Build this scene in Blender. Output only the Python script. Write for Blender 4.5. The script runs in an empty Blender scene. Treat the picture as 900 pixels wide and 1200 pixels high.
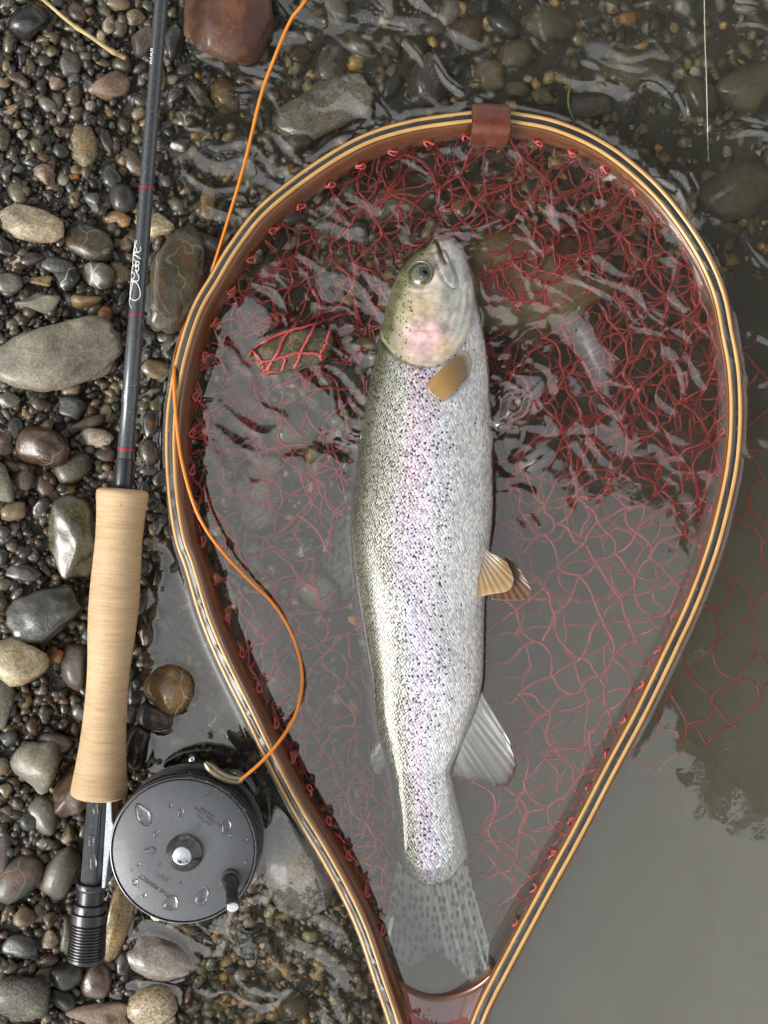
import bpy, bmesh, math, random, re
import numpy as np
from mathutils import Vector, Matrix
from mathutils.bvhtree import BVHTree

# ------------------------------------------------------------------ camera, sky, sun, exposure
S = 0.000535            # metres per photo pixel on the water surface (from the reel's 92 mm diameter)
H = 0.70                # camera height above the water
sc = bpy.context.scene
cam_d = bpy.data.cameras.new("camera"); cam = bpy.data.objects.new("camera", cam_d)
sc.collection.objects.link(cam); sc.camera = cam
cam.location = (0, 0, H); cam.rotation_euler = (0, 0, 0)
cam_d.sensor_fit = 'VERTICAL'; cam_d.angle = 2 * math.atan(600 * S / H)
cam_d.clip_start = 0.01; cam_d.clip_end = 400

SUN_EL, SUN_AZ = math.radians(36), math.radians(238)      # azimuth clockwise from +Y
world = bpy.data.worlds.new("World"); sc.world = world; world.use_nodes = True
wn = world.node_tree.nodes; wl = world.node_tree.links
sky = wn.new("ShaderNodeTexSky"); sky.sky_type = 'NISHITA'; sky.sun_disc = False
sky.sun_elevation = SUN_EL; sky.sun_rotation = SUN_AZ; sky.dust_density = 3.0
hs = wn.new("ShaderNodeHueSaturation"); hs.inputs['Saturation'].default_value = 0.08
wl.new(sky.outputs[0], hs.inputs['Color'])
wl.new(hs.outputs[0], wn['Background'].inputs['Color'])
wn['Background'].inputs['Strength'].default_value = 0.15
sun_d = bpy.data.lights.new("sun", 'SUN'); sun_d.energy = 1.5; sun_d.angle = math.radians(32)
sun_d.color = (1.0, 0.97, 0.92)
sun = bpy.data.objects.new("sun", sun_d); sc.collection.objects.link(sun)
sd = Vector((math.sin(SUN_AZ) * math.cos(SUN_EL), math.cos(SUN_AZ) * math.cos(SUN_EL), math.sin(SUN_EL)))
sun.rotation_euler = (-sd).to_track_quat('-Z', 'Y').to_euler(); sun.location = (0, 0, 8)
sc.view_settings.view_transform = 'Standard'; sc.view_settings.look = 'None'
sc.view_settings.exposure = 0.85; sc.view_settings.gamma = 1.0
sc.view_settings.use_curve_mapping = False
sc.render.engine = 'CYCLES'
sc.cycles.use_denoising = True
sc.cycles.max_bounces = 10; sc.cycles.transmission_bounces = 8; sc.cycles.glossy_bounces = 4
sc.cycles.diffuse_bounces = 3; sc.cycles.transparent_max_bounces = 8
sc.cycles.sample_clamp_indirect = 6.0
sc.cycles.caustics_refractive = True; sc.cycles.caustics_reflective = False
sc.cycles.blur_glossy = 0.3; sc.cycles.volume_bounces = 4

# ------------------------------------------------------------------ helpers
rng = np.random.default_rng(7)
random.seed(7)
col = sc.collection

def W(px, py, z=0.0):
    f = S * (H - z) / H
    return np.array([(px - 450) * f, (600 - py) * f, z])

def WA(px, py, z):
    px, py, z = np.broadcast_arrays(np.asarray(px, float), np.asarray(py, float), np.asarray(z, float))
    f = S * (H - z) / H
    return np.stack([(px - 450) * f, (600 - py) * f, z], -1)

def sstep(a, b, x):
    t = np.clip((np.asarray(x, float) - a) / (b - a), 0, 1)
    return t * t * (3 - 2 * t)

def _h(ix, iy, iz, seed):
    n = (ix * 374761393 + iy * 668265263 + iz * 2147483647 + seed * 974711) & 0xFFFFFFFF
    n = ((n ^ (n >> 13)) * 1274126177) & 0xFFFFFFFF
    n = (n ^ (n >> 16)) & 0xFFFFFFFF
    n = (n * 2246822519) & 0xFFFFFFFF
    n = (n ^ (n >> 15)) & 0xFFFF
    return n / 65535.0 * 2 - 1

def noise3(p, seed=0):
    p = np.asarray(p, float); i = np.floor(p).astype(np.int64); f = p - i
    u = f * f * f * (f * (f * 6 - 15) + 10)
    r = 0
    for dx in (0, 1):
        for dy in (0, 1):
            for dz in (0, 1):
                w = (u[..., 0] if dx else 1 - u[..., 0]) * (u[..., 1] if dy else 1 - u[..., 1]) * (u[..., 2] if dz else 1 - u[..., 2])
                r = r + w * _h(i[..., 0] + dx, i[..., 1] + dy, i[..., 2] + dz, seed)
    return r

def noise2(x, y, seed=0):
    x, y = np.broadcast_arrays(np.asarray(x, float), np.asarray(y, float))
    return noise3(np.stack([x, y, np.full_like(x, 0.37 + seed * 0.11)], -1), seed)

def fbm2(x, y, seed=0, o=3):
    r = 0; a = 1.0
    for k in range(o):
        r = r + a * noise2(x * 2 ** k, y * 2 ** k, seed + k * 7); a *= 0.5
    return r

def tag(o, label=None, cat=None, group=None, kind=None):
    if label: o['label'] = label
    if cat: o['category'] = cat
    if group: o['group'] = group
    if kind: o['kind'] = kind
    return o

def empty(name, loc, label=None, cat=None, group=None):
    o = bpy.data.objects.new(name, None); col.objects.link(o)
    o.location = loc; o.empty_display_size = 0.02
    return tag(o, label, cat, group)

def mesh_from(name, verts, faces, smooth=True):
    me = bpy.data.meshes.new(name)
    verts = np.asarray(verts, float)
    me.from_pydata(verts.tolist(), [], [list(map(int, f)) for f in faces])
    me.update()
    if smooth: me.polygons.foreach_set('use_smooth', [True] * len(me.polygons))
    return me

def mesh_np(name, verts, faces, smooth=True):
    """fast path: faces an (n,k) array"""
    me = bpy.data.meshes.new(name)
    verts = np.asarray(verts, np.float32); faces = np.asarray(faces, np.int32)
    n, k = faces.shape
    me.vertices.add(len(verts)); me.vertices.foreach_set('co', verts.ravel())
    me.loops.add(n * k); me.loops.foreach_set('vertex_index', faces.ravel())
    me.polygons.add(n); me.polygons.foreach_set('loop_start', np.arange(n, dtype=np.int32) * k)
    me.update(calc_edges=True)
    if smooth: me.polygons.foreach_set('use_smooth', np.ones(n, bool))
    me.validate()
    return me

def link(name, me, mat, parent=None, loc=None):
    o = bpy.data.objects.new(name, me); col.objects.link(o)
    if mat is not None and len(me.materials) == 0: me.materials.append(mat)
    if parent is not None: o.parent = parent
    if loc is not None: o.location = loc
    return o

def obj(name, verts, faces, mat, root=None, smooth=True, parent=None):
    """verts in world space; root gives the origin; parent (default root) is what it hangs on"""
    verts = np.asarray(verts, float)
    org = np.array(root.location) if root is not None else np.zeros(3)
    me = mesh_from(name, verts - org, faces, smooth)
    return link(name, me, mat, parent if parent is not None else root)

def attr_col(me, name, data):
    a = me.attributes.new(name, 'FLOAT_COLOR', 'POINT')
    d = np.ones((len(me.vertices), 4), np.float32); data = np.asarray(data, np.float32); d[:, :data.shape[1]] = data
    a.data.foreach_set('color', d.ravel())

def attr_vec(me, name, data):
    a = me.attributes.new(name, 'FLOAT_VECTOR', 'POINT')
    a.data.foreach_set('vector', np.asarray(data, np.float32).ravel())

def catmull(pts, n, closed=False):
    P = np.asarray(pts, float)
    if not closed: P = np.vstack([2 * P[0] - P[1], P, 2 * P[-1] - P[-2]])
    out = []
    for i in range(1, len(P) - 2):
        p0, p1, p2, p3 = P[i - 1:i + 3]
        t = np.linspace(0, 1, 24, endpoint=False)[:, None]
        out.append(0.5 * ((2 * p1) + (-p0 + p2) * t + (2 * p0 - 5 * p1 + 4 * p2 - p3) * t ** 2 + (-p0 + 3 * p1 - 3 * p2 + p3) * t ** 3))
    out.append(P[-2][None]); Q = np.vstack(out)
    d = np.r_[0, np.cumsum(np.linalg.norm(np.diff(Q, axis=0), axis=1))]
    s = np.linspace(0, d[-1], n)
    return np.stack([np.interp(s, d, Q[:, k]) for k in range(Q.shape[1])], -1)

def loft(rings, cap=True, flip=False):
    """rings: (n,m,3) closed rings -> verts, faces"""
    R = np.asarray(rings, float); n, m, _ = R.shape
    V = R.reshape(-1, 3); F = []
    for i in range(n - 1):
        for j in range(m):
            a, b = i * m + j, i * m + (j + 1) % m
            f = [a, b, b + m, a + m]
            F.append(f[::-1] if flip else f)
    if cap:
        f0 = list(range(m)); f1 = list(range((n - 1) * m, n * m))
        F.append(f0 if flip else f0[::-1]); F.append(f1[::-1] if flip else f1)
    return V, F

def frames(P, up0=(0, 0, 1)):
    P = np.asarray(P, float); T = np.gradient(P, axis=0); T /= np.linalg.norm(T, axis=1)[:, None] + 1e-12
    up = np.asarray(up0, float); N = np.cross(T, up); ln = np.linalg.norm(N, axis=1)[:, None]
    N = np.where(ln < 1e-6, np.array([1.0, 0, 0]), N / np.maximum(ln, 1e-9)); B = np.cross(N, T)
    return T, N, B

def tube(P, r, m=8, cap=True):
    P = np.asarray(P, float); T, N, B = frames(P)
    r = np.broadcast_to(np.asarray(r, float), (len(P),))
    a = np.linspace(0, 2 * math.pi, m, endpoint=False)
    R = P[:, None] + r[:, None, None] * (np.cos(a)[None, :, None] * N[:, None] + np.sin(a)[None, :, None] * B[:, None])
    return loft(R, cap, flip=True)

def lathe(p0, axis, prof, m=48, cap=True, xdir=None):
    """prof: list of (t along axis in metres, radius)"""
    p0 = np.asarray(p0, float); ax = np.asarray(axis, float); ax = ax / np.linalg.norm(ax)
    x = np.cross(ax, [0, 0, 1.0]) if abs(ax[2]) < 0.9 else np.array([1.0, 0, 0])
    if xdir is not None: x = np.asarray(xdir, float)
    x = x - ax * np.dot(x, ax); x /= np.linalg.norm(x); y = np.cross(ax, x)
    a = np.linspace(0, 2 * math.pi, m, endpoint=False)
    ring = np.cos(a)[:, None] * x + np.sin(a)[:, None] * y
    R = np.array([p0 + ax * t + ring * r for t, r in prof])
    return loft(R, cap)

def pip(px, py, poly):
    poly = np.asarray(poly, float); ins = np.zeros(np.shape(px), bool); j = len(poly) - 1
    for i in range(len(poly)):
        xi, yi = poly[i]; xj, yj = poly[j]
        c = ((yi > py) != (yj > py)) & (px < (xj - xi) * (py - yi) / (yj - yi + 1e-12) + xi)
        ins ^= c; j = i
    return ins

def dpoly(px, py, line, closed=False):
    line = np.asarray(line, float); d = np.full(np.shape(px), 1e9)
    n = len(line)
    for i in range(n if closed else n - 1):
        a, b = line[i], line[(i + 1) % n]; ab = b - a; L = ab @ ab + 1e-12
        t = np.clip(((px - a[0]) * ab[0] + (py - a[1]) * ab[1]) / L, 0, 1)
        d = np.minimum(d, np.hypot(px - a[0] - t * ab[0], py - a[1] - t * ab[1]))
    return d

# ------------------------------------------------------------------ materials
class MT:
    def __init__(s, name):
        s.m = bpy.data.materials.new(name); s.m.use_nodes = True
        s.t = s.m.node_tree; s.n = s.t.nodes; s.l = s.t.links
        s.b = s.n['Principled BSDF']; s.out = s.n['Material Output']
    def node(s, kind, **kw):
        nd = s.n.new("ShaderNode" + kind)
        for k, v in kw.items():
            if hasattr(nd, k): setattr(nd, k, v)
            else: nd.inputs[k].default_value = v
        return nd
    def set(s, **kw):
        for k, v in kw.items():
            k = k.replace('_', ' ')
            inp = s.b.inputs[k]
            if hasattr(v, 'is_output') or hasattr(v, 'links'): s.l.new(v, inp)
            else: inp.default_value = v
    def lk(s, a, b): s.l.new(a, b)
    def coord(s, scale=(1, 1, 1), out='Object', rot=(0, 0, 0)):
        tc = s.node('TexCoord'); mp = s.node('Mapping'); mp.inputs['Scale'].default_value = scale; mp.inputs['Rotation'].default_value = rot
        s.lk(tc.outputs[out], mp.inputs[0]); return mp.outputs[0]
    def noise(s, vec, scale, detail=3, rough=0.55, dist=0.0):
        n = s.node('TexNoise'); n.inputs['Scale'].default_value = scale; n.inputs['Detail'].default_value = detail
        n.inputs['Roughness'].default_value = rough; n.inputs['Distortion'].default_value = dist
        if vec is not None: s.lk(vec, n.inputs['Vector'])
        return n.outputs['Fac']
    def ramp(s, fac, stops, interp='LINEAR'):
        r = s.node('ValToRGB'); r.color_ramp.interpolation = interp; e = r.color_ramp.elements
        while len(e) > 1: e.remove(e[-1])
        for i, (p, c) in enumerate(stops):
            c = (c, c, c) if not hasattr(c, '__len__') else c
            if i == 0: e[0].position = p; el = e[0]
            else: el = e.new(p)
            el.color = (*c[:3], 1)
        s.lk(fac, r.inputs[0]); return r.outputs[0]
    def mix(s, fac, a, b, mode='MIX'):
        m = s.node('Mix', data_type='RGBA', blend_type=mode)
        for sock, v in ((m.inputs[0], fac), (m.inputs[6], a), (m.inputs[7], b)):
            if hasattr(v, 'links'): s.lk(v, sock)
            elif hasattr(v, '__len__'): sock.default_value = (*v[:3], 1)
            else: sock.default_value = v
        return m.outputs[2]
    def math(s, op, a, b=0.0, c=None, clamp=False):
        m = s.node('Math', operation=op); m.use_clamp = clamp
        for i, v in enumerate((a, b, c)):
            if v is None: continue
            if hasattr(v, 'links'): s.lk(v, m.inputs[i])
            else: m.inputs[i].default_value = v
        return m.outputs[0]
    def bump(s, h, strength=0.3, dist=0.001, normal=None):
        b = s.node('Bump'); b.inputs['Strength'].default_value = strength; b.inputs['Distance'].default_value = dist
        s.lk(h, b.inputs['Height'])
        if normal is not None: s.lk(normal, b.inputs['Normal'])
        return b.outputs[0]
    def attr(s, name, kind='GEOMETRY', out='Color'):
        a = s.node('Attribute'); a.attribute_type = kind; a.attribute_name = name
        return a.outputs[out]

def simple(name, c, rough=0.5, metal=0.0, coat=0.0, nscale=None, namt=0.25, bump=0.0, bscale=None):
    m = MT(name)
    if nscale:
        v = m.coord(); f = m.noise(v, nscale, 4)
        k = m.ramp(f, [(0.25, tuple(x * (1 - namt) for x in c)), (0.75, tuple(min(1, x * (1 + namt)) for x in c))])
        m.set(Base_Color=k)
        m.set(Roughness=m.ramp(m.noise(v, nscale * 1.7, 3), [(0.3, max(0, rough - 0.12)), (0.7, min(1, rough + 0.12))]))
        if bump: m.set(Normal=m.bump(m.noise(v, bscale or nscale * 3, 4), bump, 0.0006))
    else:
        m.set(Base_Color=(*c, 1), Roughness=rough)
    m.set(Metallic=metal, Coat_Weight=coat, Coat_Roughness=0.06)
    return m.m

def mat_stone():
    m = MT('stone'); oi = m.node('ObjectInfo')
    tc = m.node('TexCoord'); ad = m.node('VectorMath', operation='ADD')
    cb = m.node('CombineXYZ'); m.lk(oi.outputs['Random'], cb.inputs[0]); m.lk(oi.outputs['Random'], cb.inputs[1])
    m.lk(tc.outputs['Object'], ad.inputs[0]); m.lk(cb.outputs[0], ad.inputs[1]); v = ad.outputs[0]
    base = oi.outputs['Color']
    a = m.noise(v, 55, 5, 0.6, 0.4)
    c1 = m.mix(1.0, base, m.ramp(a, [(0.28, (0.5, 0.5, 0.5)), (0.5, (0.95, 0.95, 0.93)), (0.72, (1.45, 1.42, 1.36))]), 'MULTIPLY')
    sp = m.noise(v, 620, 3, 0.7)
    spk = m.attr('speckle', 'OBJECT', 'Fac')
    c2 = m.mix(spk, c1, m.mix(1.0, c1, m.ramp(sp, [(0.36, 0.35), (0.5, 1.0), (0.63, 1.9)]), 'MULTIPLY'))
    vo = m.node('TexVoronoi', feature='DISTANCE_TO_EDGE'); vo.inputs['Scale'].default_value = 38
    wv = m.node('VectorMath', operation='MULTIPLY_ADD'); m.lk(v, wv.inputs[0])
    nc = m.node('TexNoise'); nc.inputs['Scale'].default_value = 40; m.lk(v, nc.inputs['Vector'])
    wv.inputs[1].default_value = (1, 0.45, 1); sc_ = m.node('VectorMath', operation='SCALE'); sc_.inputs[3].default_value = 0.03
    m.lk(nc.outputs['Color'], sc_.inputs[0]); m.lk(sc_.outputs[0], wv.inputs[2]); m.lk(wv.outputs[0], vo.inputs['Vector'])
    vein = m.math('MULTIPLY', m.ramp(vo.outputs['Distance'], [(0.0, 0.7), (0.008, 0.5), (0.02, 0.0)]), m.attr('vein', 'OBJECT', 'Fac'))
    c3 = m.mix(vein, c2, (0.5, 0.48, 0.42))
    # rusty blotches belong to the stone itself
    rust = m.math('MULTIPLY', m.ramp(m.noise(v, 90, 4), [(0.55, 0.0), (0.68, 0.8)]), m.attr('rust', 'OBJECT', 'Fac'))
    c4 = m.mix(rust, c3, (0.2, 0.075, 0.02))
    m.set(Base_Color=c4)
    wet = m.attr('wet', 'OBJECT', 'Fac')
    rn = m.noise(v, 130, 3)
    r = m.math('SUBTRACT', 0.72, m.math('MULTIPLY', wet, 0.42)); r = m.math('ADD', r, m.math('MULTIPLY', m.math('SUBTRACT', rn, 0.5), 0.35), clamp=True)
    m.set(Roughness=r)
    m.lk(m.math('MULTIPLY', wet, m.ramp(rn, [(0.35, 0.15), (0.6, 0.9)])), m.b.inputs['Coat Weight']); m.b.inputs['Coat Roughness'].default_value = 0.09
    h = m.math('ADD', m.noise(v, 160, 5, 0.65), m.math('MULTIPLY', sp, 0.35))
    m.set(Normal=m.bump(h, 0.5, 0.0012))
    return m.m

def mat_gravel(name, wet=0.5):
    m = MT(name); v = m.coord()
    c = m.attr('pig'); n = m.noise(v, 420, 4)
    m.set(Base_Color=m.mix(1.0, c, m.ramp(n, [(0.3, 0.55), (0.7, 1.4)]), 'MULTIPLY'), Roughness=0.5, Coat_Weight=wet * 0.6, Coat_Roughness=0.18)
    m.set(Normal=m.bump(m.noise(v, 900, 3), 0.35, 0.0006))
    return m.m

def mat_bed():
    m = MT('wet_sand_and_silt'); v = m.coord()
    silt = m.attr('silt', out='Fac')
    a = m.noise(v, 700, 5, 0.7); b = m.noise(v, 60, 4)
    grit = m.mix(m.ramp(b, [(0.35, 0.0), (0.65, 1.0)]), m.ramp(a, [(0.3, (0.012, 0.011, 0.009)), (0.55, (0.04, 0.034, 0.025)), (0.72, (0.11, 0.09, 0.062))]),
                 m.ramp(a, [(0.3, (0.018, 0.017, 0.013)), (0.6, (0.06, 0.05, 0.036)), (0.75, (0.13, 0.11, 0.08))]))
    mud = m.ramp(m.noise(v, 14, 4), [(0.3, (0.085, 0.075, 0.052)), (0.7, (0.13, 0.118, 0.085))])
    m.set(Base_Color=m.mix(silt, grit, mud), Roughness=0.55, Coat_Weight=0.3)
    m.set(Normal=m.bump(m.math('MULTIPLY', a, m.math('SUBTRACT', 1.0, silt)), 0.8, 0.002))
    return m.m

def mat_water():
    m = MT('water'); m.n.remove(m.b)
    g = m.node('BsdfGlass'); g.inputs['IOR'].default_value = 1.33; g.inputs['Roughness'].default_value = 0.0
    g.inputs['Color'].default_value = (0.97, 0.985, 0.97, 1)
    gl = m.node('BsdfGlossy'); gl.inputs['Roughness'].default_value = 0.01; gl.inputs['Color'].default_value = (1, 0.985, 0.95, 1)
    v = m.coord(); h = m.noise(v, 160, 2, 0.5)
    bp = m.bump(h, 0.02, 0.001); m.lk(bp, g.inputs['Normal']); m.lk(bp, gl.inputs['Normal'])
    mx = m.node('MixShader'); mx.inputs[0].default_value = WATER_GLOSS
    m.lk(g.outputs[0], mx.inputs[1]); m.lk(gl.outputs[0], mx.inputs[2]); m.lk(mx.outputs[0], m.out.inputs['Surface'])
    vol = m.node('VolumePrincipled'); vol.inputs['Color'].default_value = (0.94, 0.925, 0.80, 1); vol.inputs['Density'].default_value = 3.6; vol.inputs['Anisotropy'].default_value = 0.3
    m.lk(vol.outputs[0], m.out.inputs['Volume'])
    return m.m

def mat_wood(name, c1, c2, rough=0.28, coat=0.7, dirt=0.0):
    m = MT(name); u = m.attr('guv', out='Vector'); mp = m.node('Mapping'); mp.inputs['Scale'].default_value = (0.03, 1, 1); m.lk(u, mp.inputs[0])
    n = m.noise(mp.outputs[0], 2.2, 5, 0.6); n2 = m.noise(u, 0.05, 3)
    c = m.mix(0.35, m.ramp(n, [(0.3, c1), (0.7, c2)]), m.ramp(n2, [(0.3, c1), (0.7, c2)]))
    if dirt:
        c = m.mix(m.math('MULTIPLY', m.ramp(m.noise(u, 0.22, 4, 0.7), [(0.6, 0.0), (0.68, 1.0)]), dirt), c, (0.3, 0.27, 0.22))
    m.set(Base_Color=c, Roughness=rough, Coat_Weight=coat, Coat_Roughness=0.08)
    m.set(Normal=m.bump(n, 0.12, 0.0003))
    return m.m

def mat_cork():
    m = MT('cork'); u = m.attr('guv', out='Vector')      # (mm along axis, mm around, 0)
    mp = m.node('Mapping'); mp.inputs['Scale'].default_value = (1.0, 0.06, 1); m.lk(u, mp.inputs[0])
    st = m.noise(mp.outputs[0], 0.9, 5, 0.65)
    mp2 = m.node('Mapping'); mp2.inputs['Scale'].default_value = (0.16, 0.02, 1); m.lk(u, mp2.inputs[0]); bd = m.noise(mp2.outputs[0], 1, 2)
    c = m.mix(0.5, m.ramp(st, [(0.3, (0.30, 0.185, 0.09)), (0.46, (0.54, 0.375, 0.205)), (0.7, (0.66, 0.49, 0.30))]),
              m.ramp(bd, [(0.35, (0.44, 0.28, 0.14)), (0.65, (0.58, 0.405, 0.23))]))
    mp3 = m.node('Mapping'); mp3.inputs['Scale'].default_value = (0.8, 0.4, 1); m.lk(u, mp3.inputs[0])
    pit = m.ramp(m.noise(mp3.outputs[0], 1.1, 3, 0.7), [(0.30, 1.0), (0.36, 0.0)])
    c = m.mix(pit, c, (0.16, 0.08, 0.035))
    sep = m.node('SeparateXYZ'); m.lk(u, sep.inputs[0])
    ring = m.math('PINGPONG', sep.outputs[0], 6.35); seam = m.ramp(ring, [(0.0, 1.0), (0.12, 0.0)])
    c = m.mix(m.math('MULTIPLY', seam, 0.6), c, (0.3, 0.17, 0.08))
    m.set(Base_Color=c, Roughness=0.62)
    m.set(Normal=m.bump(m.math('SUBTRACT', st, pit), 0.35, 0.0005))
    return m.m

def mat_cord():
    m = MT('red_net_cord'); v = m.coord(); n = m.noise(v, 900, 3)
    m.set(Base_Color=m.ramp(n, [(0.3, (0.30, 0.028, 0.03)), (0.7, (0.56, 0.095, 0.085))]), Roughness=0.5, Coat_Weight=0.3)
    m.set(Normal=m.bump(n, 0.6, 0.0006)); return m.m

WATER_GLOSS = 0.148
M = dict(
    stone=mat_stone(), gravel=mat_gravel('gravel'), bed=mat_bed(), water=mat_water(), cork=mat_cork(), cord=mat_cord(),
    honey=mat_wood('varnished_pale_ash', (0.42, 0.215, 0.06), (0.68, 0.42, 0.15), dirt=0.35),
    core=mat_wood('black_core_veneer', (0.012, 0.012, 0.013), (0.035, 0.035, 0.037), 0.4, 0.4, dirt=0.5),
    mahog=mat_wood('varnished_mahogany', (0.06, 0.017, 0.005), (0.185, 0.058, 0.014), 0.2, 0.8),
    rosewood=mat_wood('red_rosewood', (0.2, 0.035, 0.03), (0.36, 0.09, 0.075), 0.3, 0.8),
    blank=simple('carbon_blank', (0.045, 0.052, 0.056), 0.3, 0.0, 0.8, 500, 0.4, 0.15),
    thread=simple('red_thread', (0.28, 0.012, 0.025), 0.4, 0, 0.6), paint=simple('white_lettering', (0.78, 0.78, 0.76), 0.5),
    black=simple('black_anodised', (0.016, 0.017, 0.019), 0.32, 0.0, 0.5, 300, 0.3, 0.08),
    seatgrey=simple('charcoal_anodised', (0.035, 0.038, 0.043), 0.38, 0.2, 0.3, 300, 0.2),
    plate=simple('grey_reel_plate', (0.10, 0.106, 0.113), 0.5, 0.25, 0.1, 700, 0.13, 0.12, 1500),
    rim=simple('worn_rim_metal', (0.3, 0.31, 0.32), 0.25, 0.9, 0, 300, 0.3), housing=simple('dark_housing', (0.03, 0.031, 0.033), 0.3, 0.3, 0.4, 200, 0.3),
    silver=simple('bright_silver', (0.72, 0.74, 0.76), 0.22, 1.0, 0, 400, 0.1), foot=simple('matt_nickel', (0.62, 0.66, 0.7), 0.35, 0.6, 0, 300, 0.1),
    hub=simple('gunmetal', (0.07, 0.07, 0.066), 0.22, 0.7, 0.3, 200, 0.2), brass=simple('tarnished_bronze', (0.3, 0.26, 0.17), 0.28, 0.85, 0, 150, 0.3),
    ivory=simple('ivory_knob', (0.62, 0.55, 0.36), 0.35, 0, 0.4, 200, 0.15), engrave=simple('engraved_letters', (0.02, 0.021, 0.023), 0.6),
    orange=simple('orange_fly_line', (0.72, 0.22, 0.02), 0.42, 0, 0.2, 60, 0.15), leather=simple('brown_leather', (0.115, 0.03, 0.014), 0.38, 0, 0.35, 130, 0.45, 0.4, 500),
    leather_edge=simple('dark_leather_edge', (0.02, 0.009, 0.006), 0.5, 0, 0.2), straw=simple('dry_straw', (0.45, 0.34, 0.15), 0.6, 0, 0, 120, 0.35),
    nylon=simple('clear_nylon', (0.55, 0.6, 0.45), 0.2, 0, 0.5), copper=simple('orange_backing', (0.42, 0.12, 0.025), 0.35, 0, 0.4, 200, 0.3),
    bark=simple('bark', (0.07, 0.055, 0.04), 0.85, 0, 0, 12, 0.4, 0.6), leaf=simple('leaf', (0.05, 0.07, 0.025), 0.6, 0, 0, 3, 0.4),
    weed=simple('green_weed', (0.07, 0.11, 0.02), 0.5, 0, 0.2),
)
_d = MT('water_drop'); _d.n.remove(_d.b); _g = _d.node('BsdfGlass'); _g.inputs['IOR'].default_value = 1.33; _g.inputs['Roughness'].default_value = 0.0
_d.lk(_g.outputs[0], _d.out.inputs['Surface']); M['drop'] = _d.m

# ------------------------------------------------------------------ the shape of the bed
def bed_z(px, py):
    px = np.asarray(px, float); py = np.asarray(py, float)
    shore = 180 - 0.05 * np.clip(py, -600, 1800) + 14 * noise2(px * 0 + 3.1, py / 130.0, 3)
    d = px - shore
    k = 0.00006 + 0.00019 * sstep(300, 950, py)
    z = np.where(d < 0, -d * 1.15e-4, 0.0)
    z = np.where((d >= 0) & (d < 250), -d * 7.5e-5, z)
    dd = np.clip(d - 250, 0, 520)
    z = np.where(d >= 250, -0.01875 - dd * k, z)
    z = z + 0.0018 * fbm2(px / 45.0, py / 45.0, 11, 3)
    # beyond the picture: bank to the left, river to the right, far bank beyond
    X = (px - 450) * S; Y = (600 - py) * S
    z = z - 0.28 * sstep(0.6, 3.0, X) * sstep(4.2, 2.2, Y)
    z = z + 0.35 * sstep(0.8, 5.0, -X) + 0.55 * sstep(1.4, 3.6, Y + 0.25 * X) + 1.2 * sstep(8, 14, X)
    return z

def grid_axis(lo, hi, step, far, grow=1.35):
    a = list(np.arange(lo, hi + step * 0.5, step)); s = step
    while a[-1] < far: s = min(s * grow, 4.0); a.append(a[-1] + s)
    s = step
    while a[0] > -far: s = min(s * grow, 4.0); a.insert(0, a[0] - s)
    return np.array(a)

def grid_mesh(name, xs, ys, zfun):
    X, Y = np.meshgrid(xs, ys); Z = zfun(X, Y)
    V = np.stack([X, Y, Z], -1).reshape(-1, 3); nx, ny = len(xs), len(ys)
    i = np.arange(ny - 1)[:, None] * nx + np.arange(nx - 1)[None]
    F = np.stack([i, i + 1, i + 1 + nx, i + nx], -1).reshape(-1, 4)
    return mesh_np(name, V, F), X.ravel(), Y.ravel()

xs = grid_axis(-0.30, 0.30, 0.003, 60); ys = grid_axis(-0.37, 0.37, 0.003, 60)
me, gx, gy = grid_mesh('river_bed', xs, ys, lambda X, Y: bed_z(450 + X / S, 600 - Y / S))
gpx, gpy = 450 + gx / S, 600 - gy / S
silt = sstep(-0.030, -0.060, bed_z(gpx, gpy)) * sstep(500, 900, gpy + 0.35 * (gpx - 600)) 
a = me.attributes.new('silt', 'FLOAT', 'POINT'); a.data.foreach_set('value', silt.astype(np.float32))
tag(link('river_bed', me, M['bed']), kind='structure')

# ------------------------------------------------------------------ stones
def ico(sub):
    bm = bmesh.new(); bmesh.ops.create_icosphere(bm, subdivisions=sub, radius=1.0)
    v = np.array([x.co[:] for x in bm.verts]); f = np.array([[x.index for x in q.verts] for q in bm.faces]); bm.free()
    return v, f
ICO = {k: ico(k) for k in (1, 2, 3, 4)}

def stone_shape(sub, a, b, c, seed, ang=0.0, block=2.3, cuts=0, rough=0.1, fine=0.02):
    v, f = ICO[sub]; v = v.copy(); r = np.random.default_rng(seed)
    p = block; v = v / (np.sum(np.abs(v) ** p, 1) ** (1 / p))[:, None]
    for k in range(cuts):
        n = r.normal(size=3); n[2] *= 0.7; n /= np.linalg.norm(n); cc = r.uniform(0.55, 0.82)
        pr = v @ n; v = v - np.clip(pr - cc, 0, None)[:, None] * n * 0.93
    q = v * 1.1 + r.uniform(-50, 50, 3)
    v = v * (1 + rough * noise3(q, 1) + rough * 0.55 * noise3(q * 2.1, 2) + fine * noise3(q * 5.5, 3) + fine * 0.5 * noise3(q * 13, 4))[:, None]
    # egg: one end narrower
    v[:, 1] *= 1 + r.uniform(-0.16, 0.16) * v[:, 0]
    v = v * np.array([a, b, c]); ca, sa = math.cos(ang), math.sin(ang)
    return np.stack([v[:, 0] * ca - v[:, 1] * sa, v[:, 0] * sa + v[:, 1] * ca, v[:, 2]], -1), f

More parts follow.
